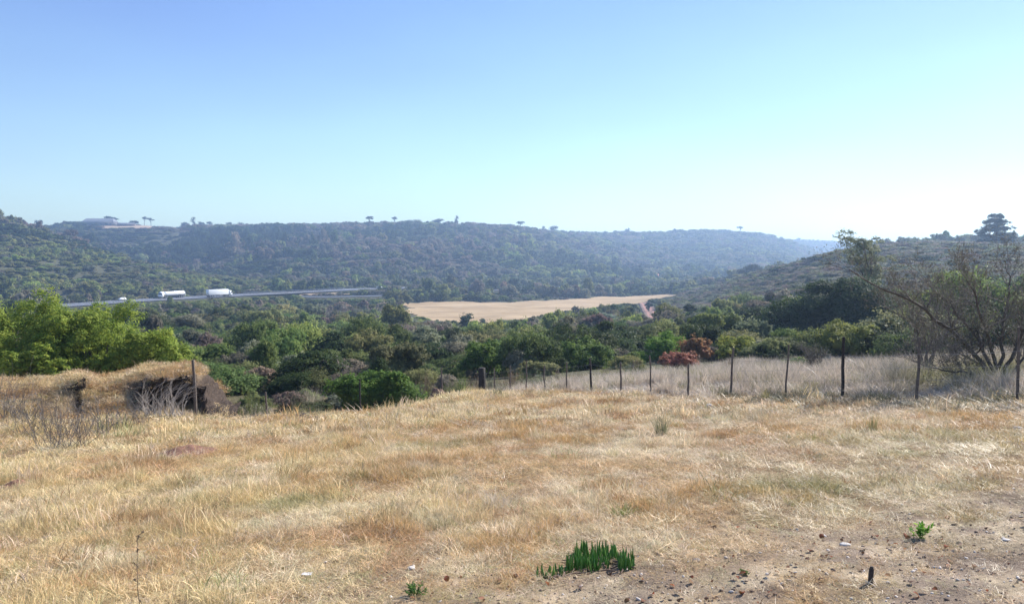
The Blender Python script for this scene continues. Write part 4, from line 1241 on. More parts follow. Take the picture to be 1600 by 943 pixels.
def dead_twigs():
    spec = [(60, 668, 17.2, 618, 120, 'low tangle of dead grey twigs at the left edge below the bank'), (140, 672, 16.6, 628, 110, 'low tangle of dead grey twigs in front of the small eroded hollow'),
            (205, 664, 18.2, 622, 100, 'dead twiggy plant left of the pale bleached stems'), (20, 640, 19.5, 590, 80, 'taller dead twiggy plant at the left end of the bank'), (105, 690, 14.6, 655, 110, 'flattened mat of dead twigs on the shaded lawn edge')]
    for px, py, Y, top, w, lab in spec:
        b = at(px, py, Y); b[2] = H1(b[0], b[1])
        root = empty('dead_shrub', b); tag(root, lab, 'dead shrub')
        h = max(.3, EYE + px_dir(px, top)[1] * Y - b[2]); ww = w / FPX * Y / 2
        S = []
        for i in range(46):
            a = rng.uniform(0, 6.28); q = ww * rng.uniform(.2, .9)
            p = np.array([math.cos(a) * q, math.sin(a) * q * .6, 0]); p[2] = H1(b[0] + p[0], b[1] + p[1]) - b[2]
            grow(S, p, np.array([rng.normal(0, .5), rng.normal(0, .4), 1]), h * rng.uniform(.5, .95), .006, 1, .05, .6, (2, 3), (.4, .7))
        mb = MB(); mb.tubes(np.array(S), 3); mb.build('twigs', TWIG, root)
dead_twigs()

# ------------------------------------------------------------------ named bushes and trees
def bush(px, ytop, Y, wpx, tint, label, style='round', name='bush', cat='bush', depth=1.0, dens=1.0, leaf=None, yoff=None, parts=True, bare_low=0.0):
    u, v = px_dir(px, ytop); x = u * Y; z = H1(x, Y)
    h = max(.5, EYE + v * Y - z); w = wpx / FPX * Y / 2
    root = empty(name, (x, Y, z)); tag(root, label, cat)
    lf = (leaf or max(.06, Y * .0034))
    mb = MB(); L = []
    k = int(7 + 3 * rng.random())
    if style == 'round':
        L = [(0, 0, h * .45, w * .66, w * .66 * depth, h * .42)]
        for i in range(k + 9):
            a = rng.uniform(0, 6.28); q = rng.uniform(.3, .82); r = rng.uniform(.2, .4)
            zc = rng.uniform(.18, .84) * (1.08 - .35 * q)
            L.append((math.cos(a) * q * w, math.sin(a) * q * w * depth, zc * h, r * w, r * w * depth, min(r * w * .9, h * .30)))
    elif style == 'spread':
        for i in range(12):
            a = rng.uniform(0, 6.28); q = rng.uniform(.1, .75); r = rng.uniform(.24, .4)
            L.append((math.cos(a) * q * w, math.sin(a) * q * w * depth, h * rng.uniform(.55, .85), r * w, r * w * depth, h * .16))
        for i in range(6):
            a = rng.uniform(0, 6.28); L.append((math.cos(a) * .45 * w, math.sin(a) * .45 * w * depth, h * .3, .4 * w, .4 * w * depth, h * .26))
    elif style == 'plume':
        for i in range(84):
            xx = rng.uniform(-.88, .88); top = 1 - .35 * xx * xx - .15 * rng.random()
            zc = top * rng.uniform(.12, .9); r = rng.uniform(.14, .25)
            L.append((xx * w, rng.uniform(-.7, .7) * w * depth, h * zc, r * w, r * w * depth, min(h * .2, r * w * 1.25)))
    vol = sum((a[3] * a[5]) for a in L)
    per = 26
    tot = dens * 44 * vol / (lf * lf)
    tot = min(max(tot, 1500), 45000 if style != 'plume' else 120000)
    cl = max(8, int(tot / len(L) / per))
    foliage(mb, L, cl, per, lf, .45 if style != 'plume' else .30, clump_r=.26 if style != 'plume' else .27, core=.5 if style != 'plume' else 0, core_sub=2)
    o = mb.build('foliage', LEAF_O, root); o.color = (*tint, 1)
    S = []
    for i in range(7):
        a = rng.uniform(0, 6.28); q = rng.uniform(.2, .6); e = np.array([math.cos(a) * q * w, math.sin(a) * q * w * depth, h * .62])
        m = e * [.45, .45, .5] + rng.normal(size=3) * .05 * w
        r = .018 * h + .01
        S += [np.r_[0, 0, -.1, m, r, r * .8], np.r_[m, e, r * .8, r * .35]]
    st = MB(); st.tubes(S, 6); st.build('stem', BARK, root)
    return root
G = {'dark': (.05, .08, .026), 'green': (.13, .20, .042), 'bright': (.17, .28, .045), 'lime': (.28, .30, .06), 'wattle': (.25, .32, .06), 'olive': (.16, .18, .06),
     'pale': (.19, .23, .12), 'red': (.36, .17, .11), 'rust': (.36, .20, .095), 'brown': (.21, .165, .11), 'grey': (.19, .185, .125)}
bush(40, 452, 32, 275, G['wattle'], 'tall bright yellow green feathery bush at the left edge above the bank', 'plume', depth=.6, leaf=.13)
bush(150, 464, 31.5, 200, G['wattle'], 'bright yellow green feathery bush between its taller and lower neighbours', 'plume', depth=.7, leaf=.13)
bush(228, 500, 31, 150, G['wattle'], 'lowest bright yellow green feathery bush behind the dug bank', 'plume', depth=.7, leaf=.13)
bush(60, 528, 29.5, 130, G['wattle'], 'low bright green feathery bush in front of the tall one at left', 'plume', depth=.5, leaf=.12)
bush(520, 514, 74, 78, G['dark'], 'large dark green bush left of centre in the grey thicket')
bush(597, 577, 33, 150, (.12, .20, .04), 'wide low fresh green bush behind the lawn edge and soil heap', depth=.5)
bush(681, 524, 62, 52, G['dark'], 'dark round bush between the dead grey scrub and pale field')
bush(757, 527, 50, 90, G['green'], 'rounded fresh green bush straight above the thick black post')
bush(905, 521, 52, 112, (.12, .18, .04), 'broad green bush behind the fence left of the glossy bush')
bush(1034, 514, 55, 70, G['bright'], 'glossy bright green bush left of the red bush', leaf=.13)
bush(1087, 517, 51, 62, G['rust'], 'rust orange topped bush beside the glossy green bush')
bush(1056, 547, 43, 72, G['red'], 'low reddish bush just behind the fence')
bush(1148, 526, 50, 84, G['lime'], 'small yellow green bush right of the rust coloured bush')
bush(1213, 495, 76, 60, G['pale'], 'pale grey green rounded bush left of the big dark tree')
bush(1330, 506, 46, 125, (.22, .24, .06), 'broad bush with yellow green top in front of the big dark tree', depth=.7)
bush(1420, 512, 50, 90, G['olive'], 'olive bush behind the small grey twiggy tree')
bush(1178, 479, 112, 66, G['dark'], 'dark green domed bush on the slope above the rust coloured bush', leaf=.2)
bush(1082, 481, 150, 40, G['dark'], 'small dark domed bush right of the red earth track', leaf=.26)
bush(1192, 566, 31, 44, (.22, .20, .05), 'low yellow tinged shrub in the tall dry grass')
bush(1240, 556, 35, 70, G['green'], 'low green bush at the back of the dry grass below the dark tree')
bush(727, 487, 232, 36, G['dark'], 'dark round tree standing against the pale field', leaf=.38)
bush(754, 492, 236, 13, G['pale'], 'tiny pale tree beside the dark round tree at the field', leaf=.3)
bush(1014, 463, 330, 15, G['dark'], 'small dark round tree at the top of the red track', leaf=.4)
for px, top, Y, w, t, lab in ((738, 566, 31.5, 60, 'brown', 'brown wiry scrub behind the thick black post'), (800, 562, 31.5, 66, 'brown', 'brown seed headed scrub right of the thick black post'),
                              (850, 566, 31, 50, 'grey', 'grey wiry scrub behind the fence at centre'), (1140, 541, 38, 60, 'brown', 'purple grey wiry scrub below the yellow green bush'),
                              (465, 585, 30, 110, 'grey', 'low grey scrub beyond the lawn edge right of the bank'), (390, 590, 34, 90, 'olive', 'olive scrub just right of the earth bank'), (665, 558, 38, 60, 'brown', 'brown scrub behind the soil heap')):
    u, v = px_dir(px, top); x = u * Y; z = H1(x, Y); h = max(.5, EYE + v * Y - z)
    o = bpy.data.objects.new('scrub', SCRUB_T[rng.integers(5)]); COL.objects.link(o); o.location = (x, Y, z)
    o.scale = (w / FPX * Y / 2, w / FPX * Y / 2, h * .85); o.color = (*G[t], 1); o.rotation_euler = (0, 0, rng.uniform(0, 6))
    tag(o, lab, 'scrub')

def big_tree(px, ytop, Y, wpx, tint, label, lobes, leaf, name='tree', dens=1.0, trunk_r=.16, core=.55, base_z=None, trunk_top=.6, gloss=False):
    u, v = px_dir(px, ytop); x = u * Y; z = H1(x, Y) if base_z is None else base_z
    h = EYE + v * Y - z; w = wpx / FPX * Y / 2
    root = empty(name, (x, Y, z)); tag(root, label, 'tree')
    L = [(a * w, b * w, c * h, r * w, r * w, q * h) for a, b, c, r, q in lobes]
    mb = MB()
    vol = sum(l[3] * l[5] for l in L); tot = min(max(dens * 44 * vol / (leaf * leaf), 900), 45000)
    foliage(mb, L, max(7, int(tot / len(L) / 22)), 22, leaf, .48, clump_r=.25, core=core, core_sub=2)
    o = mb.build('crown', LEAF_G if gloss else LEAF_O, root); o.color = (*tint, 1)
    S = [np.r_[0, 0, -.2, .02 * w, 0, h * .3, trunk_r, trunk_r * .85], np.r_[.02 * w, 0, h * .3, 0, 0, h * trunk_top, trunk_r * .85, trunk_r * .5]]
    for l in L:
        f = rng.uniform(.25, .55); p = np.array([0, 0, h * trunk_top * (f + .3)])
        S.append(np.r_[p, np.array(l[:3]), trunk_r * .4, trunk_r * .12])
    tk = MB(); tk.tubes(S, 7); tk.build('trunk', BARK, root, True)
    return root
big_tree(1320, 434, 76, 195, (.060, .088, .036), 'big dark evergreen tree left of the leaning bare tree',
         [(0, 0, .5, .5, .34), (-.2, -.35, .55, .3, .2), (.3, -.4, .6, .28, .18), (-.5, -.2, .62, .26, .14), (.55, 0, .66, .28, .15), (0, -.2, .9, .22, .09), (-.35, .1, .84, .2, .1), (.7, .1, .45, .24, .16), (-.75, 0, .42, .22, .14), (-.45, .1, .42, .42, .30), (.45, -.1, .48, .45, .34), (.1, -.3, .78, .42, .20), (-.2, .2, .72, .4, .22), (-.62, 0, .26, .33, .22), (.3, .2, .85, .28, .14), (.62, 0, .3, .35, .26), (0, -.45, .3, .45, .25)], .2)
ol = []
for k in range(28):
    c = rng.uniform(.5, .95); cx = np.interp(c, [.5, .95], [.1, -.40]) + rng.normal(0, .24)
    ol.append((cx, rng.normal(0, .25), c, rng.uniform(.15, .28), rng.uniform(.04, .07)))
big_tree(1362, 358, 84, 120, (.23, .245, .135), 'slender olive tree with thin foliage rising above the big dark tree', ol, .19, dens=.55, trunk_r=.12, core=0, trunk_top=.8)
pine_l = []
for c, r in ((.22, .98), (.36, .97), (.50, .93), (.64, .84), (.78, .68), (.90, .44)):
    for k in range(7):
        a = 6.28 * k / 7 + rng.uniform(-.4, .4); q = r * rng.uniform(.25, .72)
        pine_l.append((math.cos(a) * q, math.sin(a) * q, c + rng.uniform(-.075, .075), r * rng.uniform(.24, .42), rng.uniform(.04, .075)))
big_tree(1557, 335, 332, 66, (.022, .036, .022), 'large dark pine with layered crown standing on the right hill crest', pine_l, .55, 'pine_tree', trunk_r=.45, core=.5, trunk_top=.92, dens=1.3)
big_tree(1172, 412, 470, 52, (.026, .042, .024), 'dark wide tree behind the slope of the right hill', [(0, 0, .6, .5, .3), (-.5, 0, .5, .4, .25), (.5, 0, .55, .42, .25), (.2, 0, .8, .35, .15), (-.2, 0, .35, .5, .2)], .7, trunk_r=.4)

# ------------------------------------------------------------------ trees on the skyline
def crest(px, lo, hi):
    u = px_dir(px, 400)[0]; Y = np.linspace(lo, hi, 400)
    z = H(u * Y, Y); v = (z - EYE) / Y; k = int(np.argmax(v))
    return u * Y[k], Y[k], z[k]
def skyline_tree(px, ytop, wpx, kind, label, lo=760, hi=1650):
    x, Y, z = crest(px, lo, hi)
    h = max(5.0, EYE + px_dir(px, ytop)[1] * Y - z); w = wpx / FPX * Y / 2
    root = empty('skyline_tree', (x, Y, z - .5)); tag(root, label, 'tree', 'trees along the far ridge')
    if kind == 'umbrella':
        L = [(rng.uniform(-.6, .6) * w, rng.uniform(-.6, .6) * w, h * rng.uniform(.74, .93), w * .42, w * .42, h * .09) for _ in range(8)]
    elif kind == 'slim':
        L = [(rng.uniform(-.3, .3) * w, 0, h * c, w * .6, w * .6, h * .12) for c in (.5, .65, .8, .92)]
    else:
        L = [(rng.uniform(-.5, .5) * w, rng.uniform(-.5, .5) * w, h * rng.uniform(.4, .8), w * .5, w * .5, h * .2) for _ in range(8)]
    mb = MB(); foliage(mb, L, 16, 12, .95 if kind != 'slim' else .7, .6, core=.5); o = mb.build('crown', LEAF_O, root); o.color = (.035, .045, .028, 1)
    S = [np.r_[0, 0, -1, 0, 0, h * .8, .035 * h, .02 * h]] + [np.r_[0, 0, h * rng.uniform(.4, .6), np.array(l[:3]), .018 * h, .008 * h] for l in L[:4]]
    t = MB(); t.tubes(S, 5); t.build('trunk', BARK, root)
for a in [(62, 342, 12, 'round', 'small rounded tree on the skyline left of the long farm shed'), (118, 345, 26, 'round', 'wide low tree touching the left end of the long farm shed'),
          (171, 337, 14, 'umbrella', 'flat topped tree behind the roof of the long farm shed'), (182, 339, 16, 'umbrella', 'flat topped tree at the right end of the farm shed roof'),
          (210, 344, 18, 'round', 'low rounded tree between the farm shed and the pair of tall trees'), (227, 338, 10, 'umbrella', 'left one of the pair of tall thin trees right of the farm shed'),
          (237, 340, 9, 'umbrella', 'right one of the pair of tall thin trees right of the farm shed'), (290, 345, 14, 'round', 'rounded tree at the left of the dark skyline clump'),
          (304, 339, 13, 'slim', 'tallest tree of the dark skyline clump right of the bare plateau'), (316, 345, 12, 'round', 'rounded tree at the right of the dark skyline clump'),
          (329, 346, 14, 'umbrella', 'flat topped tree just right of the dark skyline clump'), (357, 347, 14, 'umbrella', 'small flat topped skyline tree standing alone before a low pair'),
          (376, 347, 18, 'round', 'low wide skyline tree above the box truck'), (414, 347, 18, 'round', 'low wide skyline tree above the bend of the main road'),
          (578, 337, 12, 'umbrella', 'lone small tree on the skyline above the white car on the road'), (617, 338, 10, 'umbrella', 'small skyline tree above the left end of the field'),
          (645, 342, 30, 'round', 'wide dark skyline clump of one broad tree above the field corner'), (686, 341, 26, 'round', 'broad dark skyline tree left of the pale thin one'),
          (714, 337, 10, 'slim', 'thin pale tree sticking up on the skyline above the dark tree at the field'), (813, 345, 19, 'umbrella', 'largest flat topped tree alone on the skyline at centre'),
          (849, 353, 10, 'slim', 'small thin tree right of the largest flat topped skyline tree'), (865, 352, 17, 'round', 'small twin crowned tree where the skyline dips'),
          (980, 355, 10, 'round', 'tiny tree on the level skyline right of the dip'), (1055, 355, 9, 'round', 'tiny rounded tree on the skyline above the red roof'), (1156, 353, 12, 'umbrella', 'small tree at the right shoulder of the far ridge'),
          (1248, 371, 8, 'round', 'small dark tree on the farthest pale ridge', )]:
    if a[0] > 1200: skyline_tree(*a, lo=1700, hi=2200)
    else: skyline_tree(*a)

# ------------------------------------------------------------------ vehicles, buildings
WHITE = plain('white_paint', (.87, .87, .86), .35, spec=.5)
TYRE = plain('tyre_rubber', (.025, .025, .025), .8)
GLASSD = plain('dark_window', (.03, .035, .04), .1, spec=.7)
CHAS = plain('chassis_steel', (.06, .06, .065), .6)
STEEL = plain('rim_steel', (.5, .5, .5), .35, metal=.8)
REDL = plain('red_lens', (.35, .02, .02), .3)
def road_frame(px, Q, lane):
    u = px_dir(px, 460)[0]
    i = int(np.argmin(np.abs(Q[:, 0] / Q[:, 1] - u)))
    d = Q[min(i + 3, len(Q) - 1)] - Q[max(i - 3, 0)]; ang = math.atan2(d[1], d[0])
    n = np.array([d[1], -d[0]]); n /= np.linalg.norm(n[:2])
    return (Q[i, 0] + n[0] * lane, Q[i, 1] + n[1] * lane, Q[i, 2] + .78 - .06 * lane), ang
def wheel(root, x, y, r, w):
    mb = MB(); th = np.linspace(0, 2 * math.pi, 21)[:-1]
    def ring(R, yy): return np.c_[x + R * np.cos(th), np.full(20, yy), r + R * np.sin(th)]
    V = np.vstack([ring(r * .58, y - w / 2), ring(r * .95, y - w / 2), ring(r, y - w * .35), ring(r, y + w * .35), ring(r * .95, y + w / 2), ring(r * .58, y + w / 2)])
    F = [(k * 20 + i, k * 20 + (i + 1) % 20, (k + 1) * 20 + (i + 1) % 20, (k + 1) * 20 + i) for k in range(5) for i in range(20)]
    mb.add(V, F); o = mb.build('wheel', TYRE, root)
    rm = MB(); rm.path([(x, y - w * .42, r), (x, y + w * .42, r)], r * .59, 16); rm.build('rim', STEEL, o)
def cab(root, x0, s, mat=WHITE):
    """tractor unit, nose at x0 + s*2.1, s = travel direction"""
    import bmesh
    prof = [(0, .75), (2.1, .75), (2.15, 1.5), (1.95, 2.1), (1.6, 3.0), (1.2, 3.15), (.2, 3.65), (0, 3.65)]
    bm = bmesh.new()
    a = [bm.verts.new((x0 + s * p[0], -1.22, p[1])) for p in prof]; b = [bm.verts.new((x0 + s * p[0], 1.22, p[1])) for p in prof]
    bm.faces.new(a); bm.faces.new(b[::-1])
    for i in range(len(prof)): bm.faces.new((a[i], a[(i + 1) % len(prof)], b[(i + 1) % len(prof)], b[i]))
    bmesh.ops.recalc_face_normals(bm, faces=bm.faces)
    bmesh.ops.bevel(bm, geom=bm.edges[:], offset=.08, segments=2, affect='EDGES')
    MB().bm(bm).build('cab', mat, root)
    for y in (-1.235, 1.235):
        g = MB(); g.add([(x0 + s * 1.05, y, 2.0), (x0 + s * 1.85, y, 2.0), (x0 + s * 1.55, y, 2.75), (x0 + s * 1.05, y, 2.75)], [(0, 1, 2, 3)]); g.build('side_window', GLASSD, root)
        m = MB(); m.box((x0 + s * 1.9 - .06, y * 1.12 - .12, 2.0), (x0 + s * 1.9 + .06, y * 1.12 + .12, 2.6), 0, .03); m.build('mirror', CHAS, root)
    g = MB(); g.add([(x0 + s * 2.005, -1.05, 2.05), (x0 + s * 2.005, 1.05, 2.05), (x0 + s * 1.66, 1.05, 2.92), (x0 + s * 1.66, -1.05, 2.92)], [(0, 1, 2, 3)]); g.build('windscreen', GLASSD, root)
    for y in (-.9, .9):
        m = MB(); m.box((x0 + s * 2.1, y - .2, .95), (x0 + s * 2.19, y + .2, 1.15), 0, .03); m.build('headlight', STEEL, root)
    m = MB(); m.box((min(x0 - s * 2.6, x0 + s * 2.0), -.45, .62), (max(x0 - s * 2.6, x0 + s * 2.0), .45, .86)); m.build('chassis', CHAS, root)
    for xx in (x0 + s * 1.3, x0 - s * 1.2, x0 - s * 2.3):
        for y in (-1.02, 1.02): wheel(root, xx, y, .52, .36)
def truck_box():
    (x, y, z), a = road_frame(335, ROAD_A, 3.2)
    root = empty('box_truck', (x, y, z), a); tag(root, 'white box trailer truck on the far road right of the tanker', 'truck')
    m = MB(); m.box((-7.6, -1.28, 1.15), (6.0, 1.28, 4.15), 0, .05); m.build('trailer_box', WHITE, root)
    m = MB(); m.box((-7.4, -.5, .82), (5.6, .5, 1.12)); m.build('chassis', CHAS, root)
    d = MB(); d.box((-7.66, -1.2, 1.25), (-7.62, -.01, 4.05)); d.build('rear_door', WHITE, root)
    d = MB(); d.box((-7.66, .01, 1.25), (-7.62, 1.2, 4.05)); d.build('rear_door', WHITE, root)
    for yy in (-1.05, 1.05):
        d = MB(); d.box((-7.66, yy - .12, .9), (-7.6, yy + .12, 1.05)); d.build('tail_light', REDL, root)
    for xx in (-6.6, -5.3, -4.0):
        for yy in (-1.0, 1.0): wheel(root, xx, yy, .52, .36)
    g = MB(); g.box((-3, -1.26, .55), (2.2, -1.22, 1.05)); g.build('side_guard', CHAS, root)
    cab(root, 6.5, 1)
truck_box()
def tanker():
    (x, y, z), a = road_frame(275, ROAD_A, -3.0)
    root = empty('tanker_truck', (x, y, z), a); tag(root, 'white tanker truck with long cylindrical tank on the far road', 'truck')
    th = np.linspace(0, 2 * math.pi, 25)[:-1]
    xs = [-5.6, -5.5, -5.2, -4.6, 1.5, 1.6, 7.0, 7.35, 7.5]; rs = [.3, .8, 1.05, 1.14, 1.2, 1.2, 1.2, 1.0, .35]
    V = np.vstack([np.c_[np.full(24, q), np.cos(th) * r * 1.03, 2.35 + (q + 5) * .012 + np.sin(th) * r] for q, r in zip(xs, rs)])
    F = [(k * 24 + i, k * 24 + (i + 1) % 24, (k + 1) * 24 + (i + 1) % 24, (k + 1) * 24 + i) for k in range(len(xs) - 1) for i in range(24)]
    m = MB(); m.add(V, F); m.path([(-5.6, 0, 2.35), (-5.62, 0, 2.35)], .31, 12); m.path([(7.5, 0, 2.5), (7.52, 0, 2.5)], .36, 12); m.build('tank', WHITE, root, True)
    m = MB(); m.box((-4.5, -.35, 3.52), (6.4, .35, 3.58)); m.build('walkway', STEEL, root)
    for xx in (-3, 0, 3, 5.5):
        m = MB(); m.path([(xx, 0, 3.5), (xx, 0, 3.72)], .28, 12); m.build('hatch', STEEL, root)
    m = MB(); m.box((-5.2, -.45, .85), (7.2, .45, 1.15)); m.build('chassis', CHAS, root)
    m = MB(); m.box((7.3, -1.2, .9), (7.5, 1.2, 3.0), 0, .03); m.build('rear_panel', WHITE, root)
    for xx in (3.6, 4.9, 6.2):
        for yy in (-1.0, 1.0): wheel(root, xx, yy, .52, .36)
    for yy in (-1.16, 1.16):
        m = MB(); m.box((2.9, yy - .05, 1.1), (6.9, yy + .05, 1.28)); m.build('mudguard', CHAS, root)
    cab(root, -6.6, -1)
tanker()
def car(px, Q, lane, label, s=1):
    import bmesh
    (x, y, z), a = road_frame(px, Q, lane)
    root = empty('car', (x, y, z), a); tag(root, label, 'car')
    prof = [(-2.1, .35), (2.1, .35), (2.15, .75), (1.2, .95), (.5, 1.45), (-1.2, 1.5), (-2.05, 1.0)]
    bm = bmesh.new()
    A = [bm.verts.new((s * p[0], -.86 + (.12 if p[1] > 1.2 else 0), p[1])) for p in prof]; B = [bm.verts.new((s * p[0], .86 - (.12 if p[1] > 1.2 else 0), p[1])) for p in prof]
    bm.faces.new(A); bm.faces.new(B[::-1])
    for i in range(len(prof)): bm.faces.new((A[i], A[(i + 1) % 7], B[(i + 1) % 7], B[i]))
    bmesh.ops.recalc_face_normals(bm, faces=bm.faces); bmesh.ops.bevel(bm, geom=bm.edges[:], offset=.07, segments=2, affect='EDGES')
    MB().bm(bm).build('body', WHITE, root)
    for yy, k in ((-.80, -1), (.80, 1)):
        for x0, x1, x2, x3 in ((-1.0, -.2, -.2, -.95), (-.1, .85, .45, -.1)):
            g = MB(); g.add([(s * x0, k * .835, 1.0), (s * x1, k * .835, 1.0), (s * x2, k * .762, 1.38), (s * x3, k * .762, 1.38)], [(0, 1, 2, 3)]); g.build('side_window', GLASSD, root)
    for xx in (-1.3, 1.35):
        for yy in (-.78, .78): wheel(root, xx, yy, .32, .2)
car(198, ROAD_A, -3.0, 'white car following behind the tanker at left on the far road', -1)
car(593, ROAD_A, 1.0, 'white car half hidden by bushes on the upper road', 1)

def guard_rail():
    Q = ROAD_A; px = 800 + FPX * Q[:, 0] / Q[:, 1]; k = np.where((px > 385) & (px < 548))[0]
    d = np.gradient(Q[:, :2], axis=0); d /= np.linalg.norm(d, axis=1, keepdims=True); n = np.stack([d[:, 1], -d[:, 0]], 1)
    P = np.c_[Q[:, :2] - n * 6.2, Q[:, 2] + 1.0][k]
    root = empty('guard_rail', P[0]); tag(root, 'grey steel guard rail along the far edge of the main road', 'guard rail')
    m = MB(); m.path(P - P[0] + [0, 0, .62], .17, 4); m.build('rail', STEEL, root)
    L = np.r_[0, np.cumsum(np.linalg.norm(np.diff(P, axis=0), axis=1))]
    for t in np.arange(1, L[-1], 6.0):
        q = np.array([np.interp(t, L, P[:, c]) for c in range(3)]) - P[0]
        m = MB(); m.path([q + [0, 0, -.6], q + [0, 0, .75]], .09, 6); m.build('rail_post', WOOD_D, root)
guard_rail()

def farm_shed():
    x, Y, z = crest(160, 1090, 1300); Y -= 4
    z = H1(x, Y)
    root = empty('farm_shed', (x, Y, z)); tag(root, 'long low farm shed with grey roof on the skyline plateau', 'shed')
    sc = Y / FPX
    W = plain('shed_wall', (.22, .21, .21), .9); RF = plain('shed_roof', (.17, .18, .19), .6); 
    h0, h1, L = 5.0 * sc, 10.5 * sc, 24 * sc; D = 8
    m = MB(); m.box((-L, -D, 0), (L, D, h0)); m.build('wall', W, root)
    m = MB(); m.add([(-L - 1, -D - 1, h0 - .2), (L + 1, -D - 1, h0 - .2), (L - 3, 0, h1), (-L + 3, 0, h1), (-L - 1, D + 1, h0 - .2), (L + 1, D + 1, h0 - .2)],
                    [(0, 1, 2, 3), (5, 4, 3, 2)]); m.add([(-L - 1, -D - 1, h0 - .2), (-L + 3, 0, h1), (-L - 1, D + 1, h0 - .2), (L + 1, -D - 1, h0 - .2), (L - 3, 0, h1), (L + 1, D + 1, h0 - .2)], [(0, 1, 2), (3, 5, 4)]); m.build('roof', RF, root)
    for k in range(6):
        xx = -L * .8 + k * L * .32
        m = MB(); m.box((xx, -D - .08, .9), (xx + 2.6, -D - .02, 2.4)); m.build('window', GLASSD, root)
    m = MB(); m.box((L * .55, -D - .09, 0), (L * .55 + 3, -D - .02, 2.8)); m.build('door', CHAS, root)
    r2 = empty('farm_cottage', (x + 40 * sc, Y + 2, H1(x + 40 * sc, Y + 2))); tag(r2, 'small low farm cottage joined to the right end of the long shed', 'cottage')
    m = MB(); m.box((-13 * sc, -4, 0), (13 * sc, 4, 3.2 * sc)); m.build('wall', plain('cottage_wall', (.30, .24, .21), .9), r2)
    m = MB(); m.add([(-14 * sc, -5, 3 * sc), (14 * sc, -5, 3 * sc), (12 * sc, 0, 5 * sc), (-12 * sc, 0, 5 * sc), (-14 * sc, 5, 3 * sc), (14 * sc, 5, 3 * sc)], [(0, 1, 2, 3), (5, 4, 3, 2), (0, 3, 4), (1, 5, 2)]); m.build('roof', RF, r2)
    for k in (-7, 0, 7):
        m = MB(); m.box((k * sc, -4.06, .9), (k * sc + 1.4, -4.01, 2.2)); m.build('window', GLASSD, r2)
farm_shed()
def red_roof():
    p = at(1018, 437, 780); p[2] = H1(p[0], p[1]) + 2.2
    root = empty('red_roofed_cottage', p); tag(root, 'low red roofed building among green bushes beyond the field', 'cottage')
    m = MB(); m.box((-6, -3, -2.4), (6, 3, 2.2)); m.build('wall', plain('red_wall', (.30, .12, .10), .9), root)
    m = MB(); m.add([(-6.6, -3.6, 2.1), (6.6, -3.6, 2.1), (6.6, 0, 4.2), (-6.6, 0, 4.2), (-6.6, 3.6, 2.1), (6.6, 3.6, 2.1)], [(0, 1, 2, 3), (5, 4, 3, 2), (0, 3, 4), (1, 5, 2)]); m.build('roof', plain('red_roof_sheet', (.42, .11, .09), .7), root)
    for k in (-3.6, 1.8):
        m = MB(); m.box((k, -3.06, .2), (k + 1.6, -3.01, 1.4)); m.build('window', GLASSD, root)
red_roof()

# ------------------------------------------------------------------ heaps, stones and small plants on the lawn
def heap(name, px, py, Y, wpx, hpx, mat, label, seed, dep=.6, amp=.2):
    u = px_dir(px, py)[0]; x = u * Y; z = H1(x, Y); w = wpx / FPX * Y / 2; h = hpx / FPX * Y
    n = 46; mb = MB()
    a = np.linspace(0, 2 * math.pi, n + 1)[:-1]; q = np.linspace(0, 1, 18)
    A, Q = np.meshgrid(a, q, indexing='ij')
    X, YY = np.cos(A) * Q * w, np.sin(A) * Q * w * dep
    Z = h * np.exp(-(Q / .48) ** 2) * (1 - Q ** 4) + (fbm((X + x) / (w * .22), (YY + Y) / (w * .22), seed, 4) - .5) * h * amp * 3 * (1 - Q) - .05 * Q ** 3
    Z = Z + H(X + x, YY + Y) - z
    idx = np.arange(A.size).reshape(A.shape); i2 = np.roll(idx, -1, 0)
    mb.add(np.stack([X, YY, Z], -1), np.stack([idx[:, :-1], i2[:, :-1], i2[:, 1:], idx[:, 1:]], -1).reshape(-1, 4)[:, ::-1])
    return tag(mb.build(name, mat, None, True, (x, Y, z)), label, 'soil heap')
SOILM = plain('heap_soil', (.26, .175, .125), .95, .5, 11, (.13, .085, .065), .03, spec=.1)
REDSOIL = plain('red_brown_soil', (.25, .14, .095), .95, .5, 14, (.14, .075, .055), .03, spec=.1)
heap('soil_heap', 682, 616, 27.6, 62, 22, SOILM, 'small brown soil heap at the lawn edge beside a thin grey post', 3)
heap('soil_heap', 643, 618, 27.2, 30, 12, SOILM, 'lower soil heap just left of the brown one', 5)
heap('soil_patch', 292, 709, SOIL[1], 150, 11, REDSOIL, 'flat reddish brown patch of turned soil in the golden grass', 7, 1.1, .35)
heap('soil_patch', 25, 757, SOIL2[1], 85, 9, REDSOIL, 'small brown bare soil patch at the left edge of the lawn', 9, 1.0, .35)
def stone(px, py, wpx, mat, label, seed, flat=.6, name='stone'):
    p = hit(px, py); w = wpx / FPX * p[1] / 2
    mb = MB(); mb.blob((0, 0, w * flat * .5), (w, w * .8, w * flat), 3, .28, 1.6, 0, seed)
    tag(mb.build(name, mat, None, True, p), label, 'stone')
LST = plain('pale_stone', (.55, .52, .48), .8, .35, 20, bump=.004)
stone(1109, 636, 13, LST, 'pale stone in the grass in front of the thin fence posts', 1)
stone(1591, 666, 16, plain('grey_stone', (.34, .32, .31), .8, .5, 30, bump=.004), 'grey stone with dark hollow at the right edge of the lawn', 2)
stone(642, 893, 12, LST, 'small white stone beside brown leaves on the bare soil', 5)
stone(1088, 884, 13, plain('brown_grey_stone', (.26, .22, .19), .85, .4, 40, bump=.003), 'rounded grey stone in the gravel right of the succulent', 7)
stone(1321, 850, 18, LST, 'flat whitish stone on the bare soil left of the green weed', 9, .25)
stone(1572, 849, 14, LST, 'whitish flat stone at the right edge of the bare soil', 12, .3)
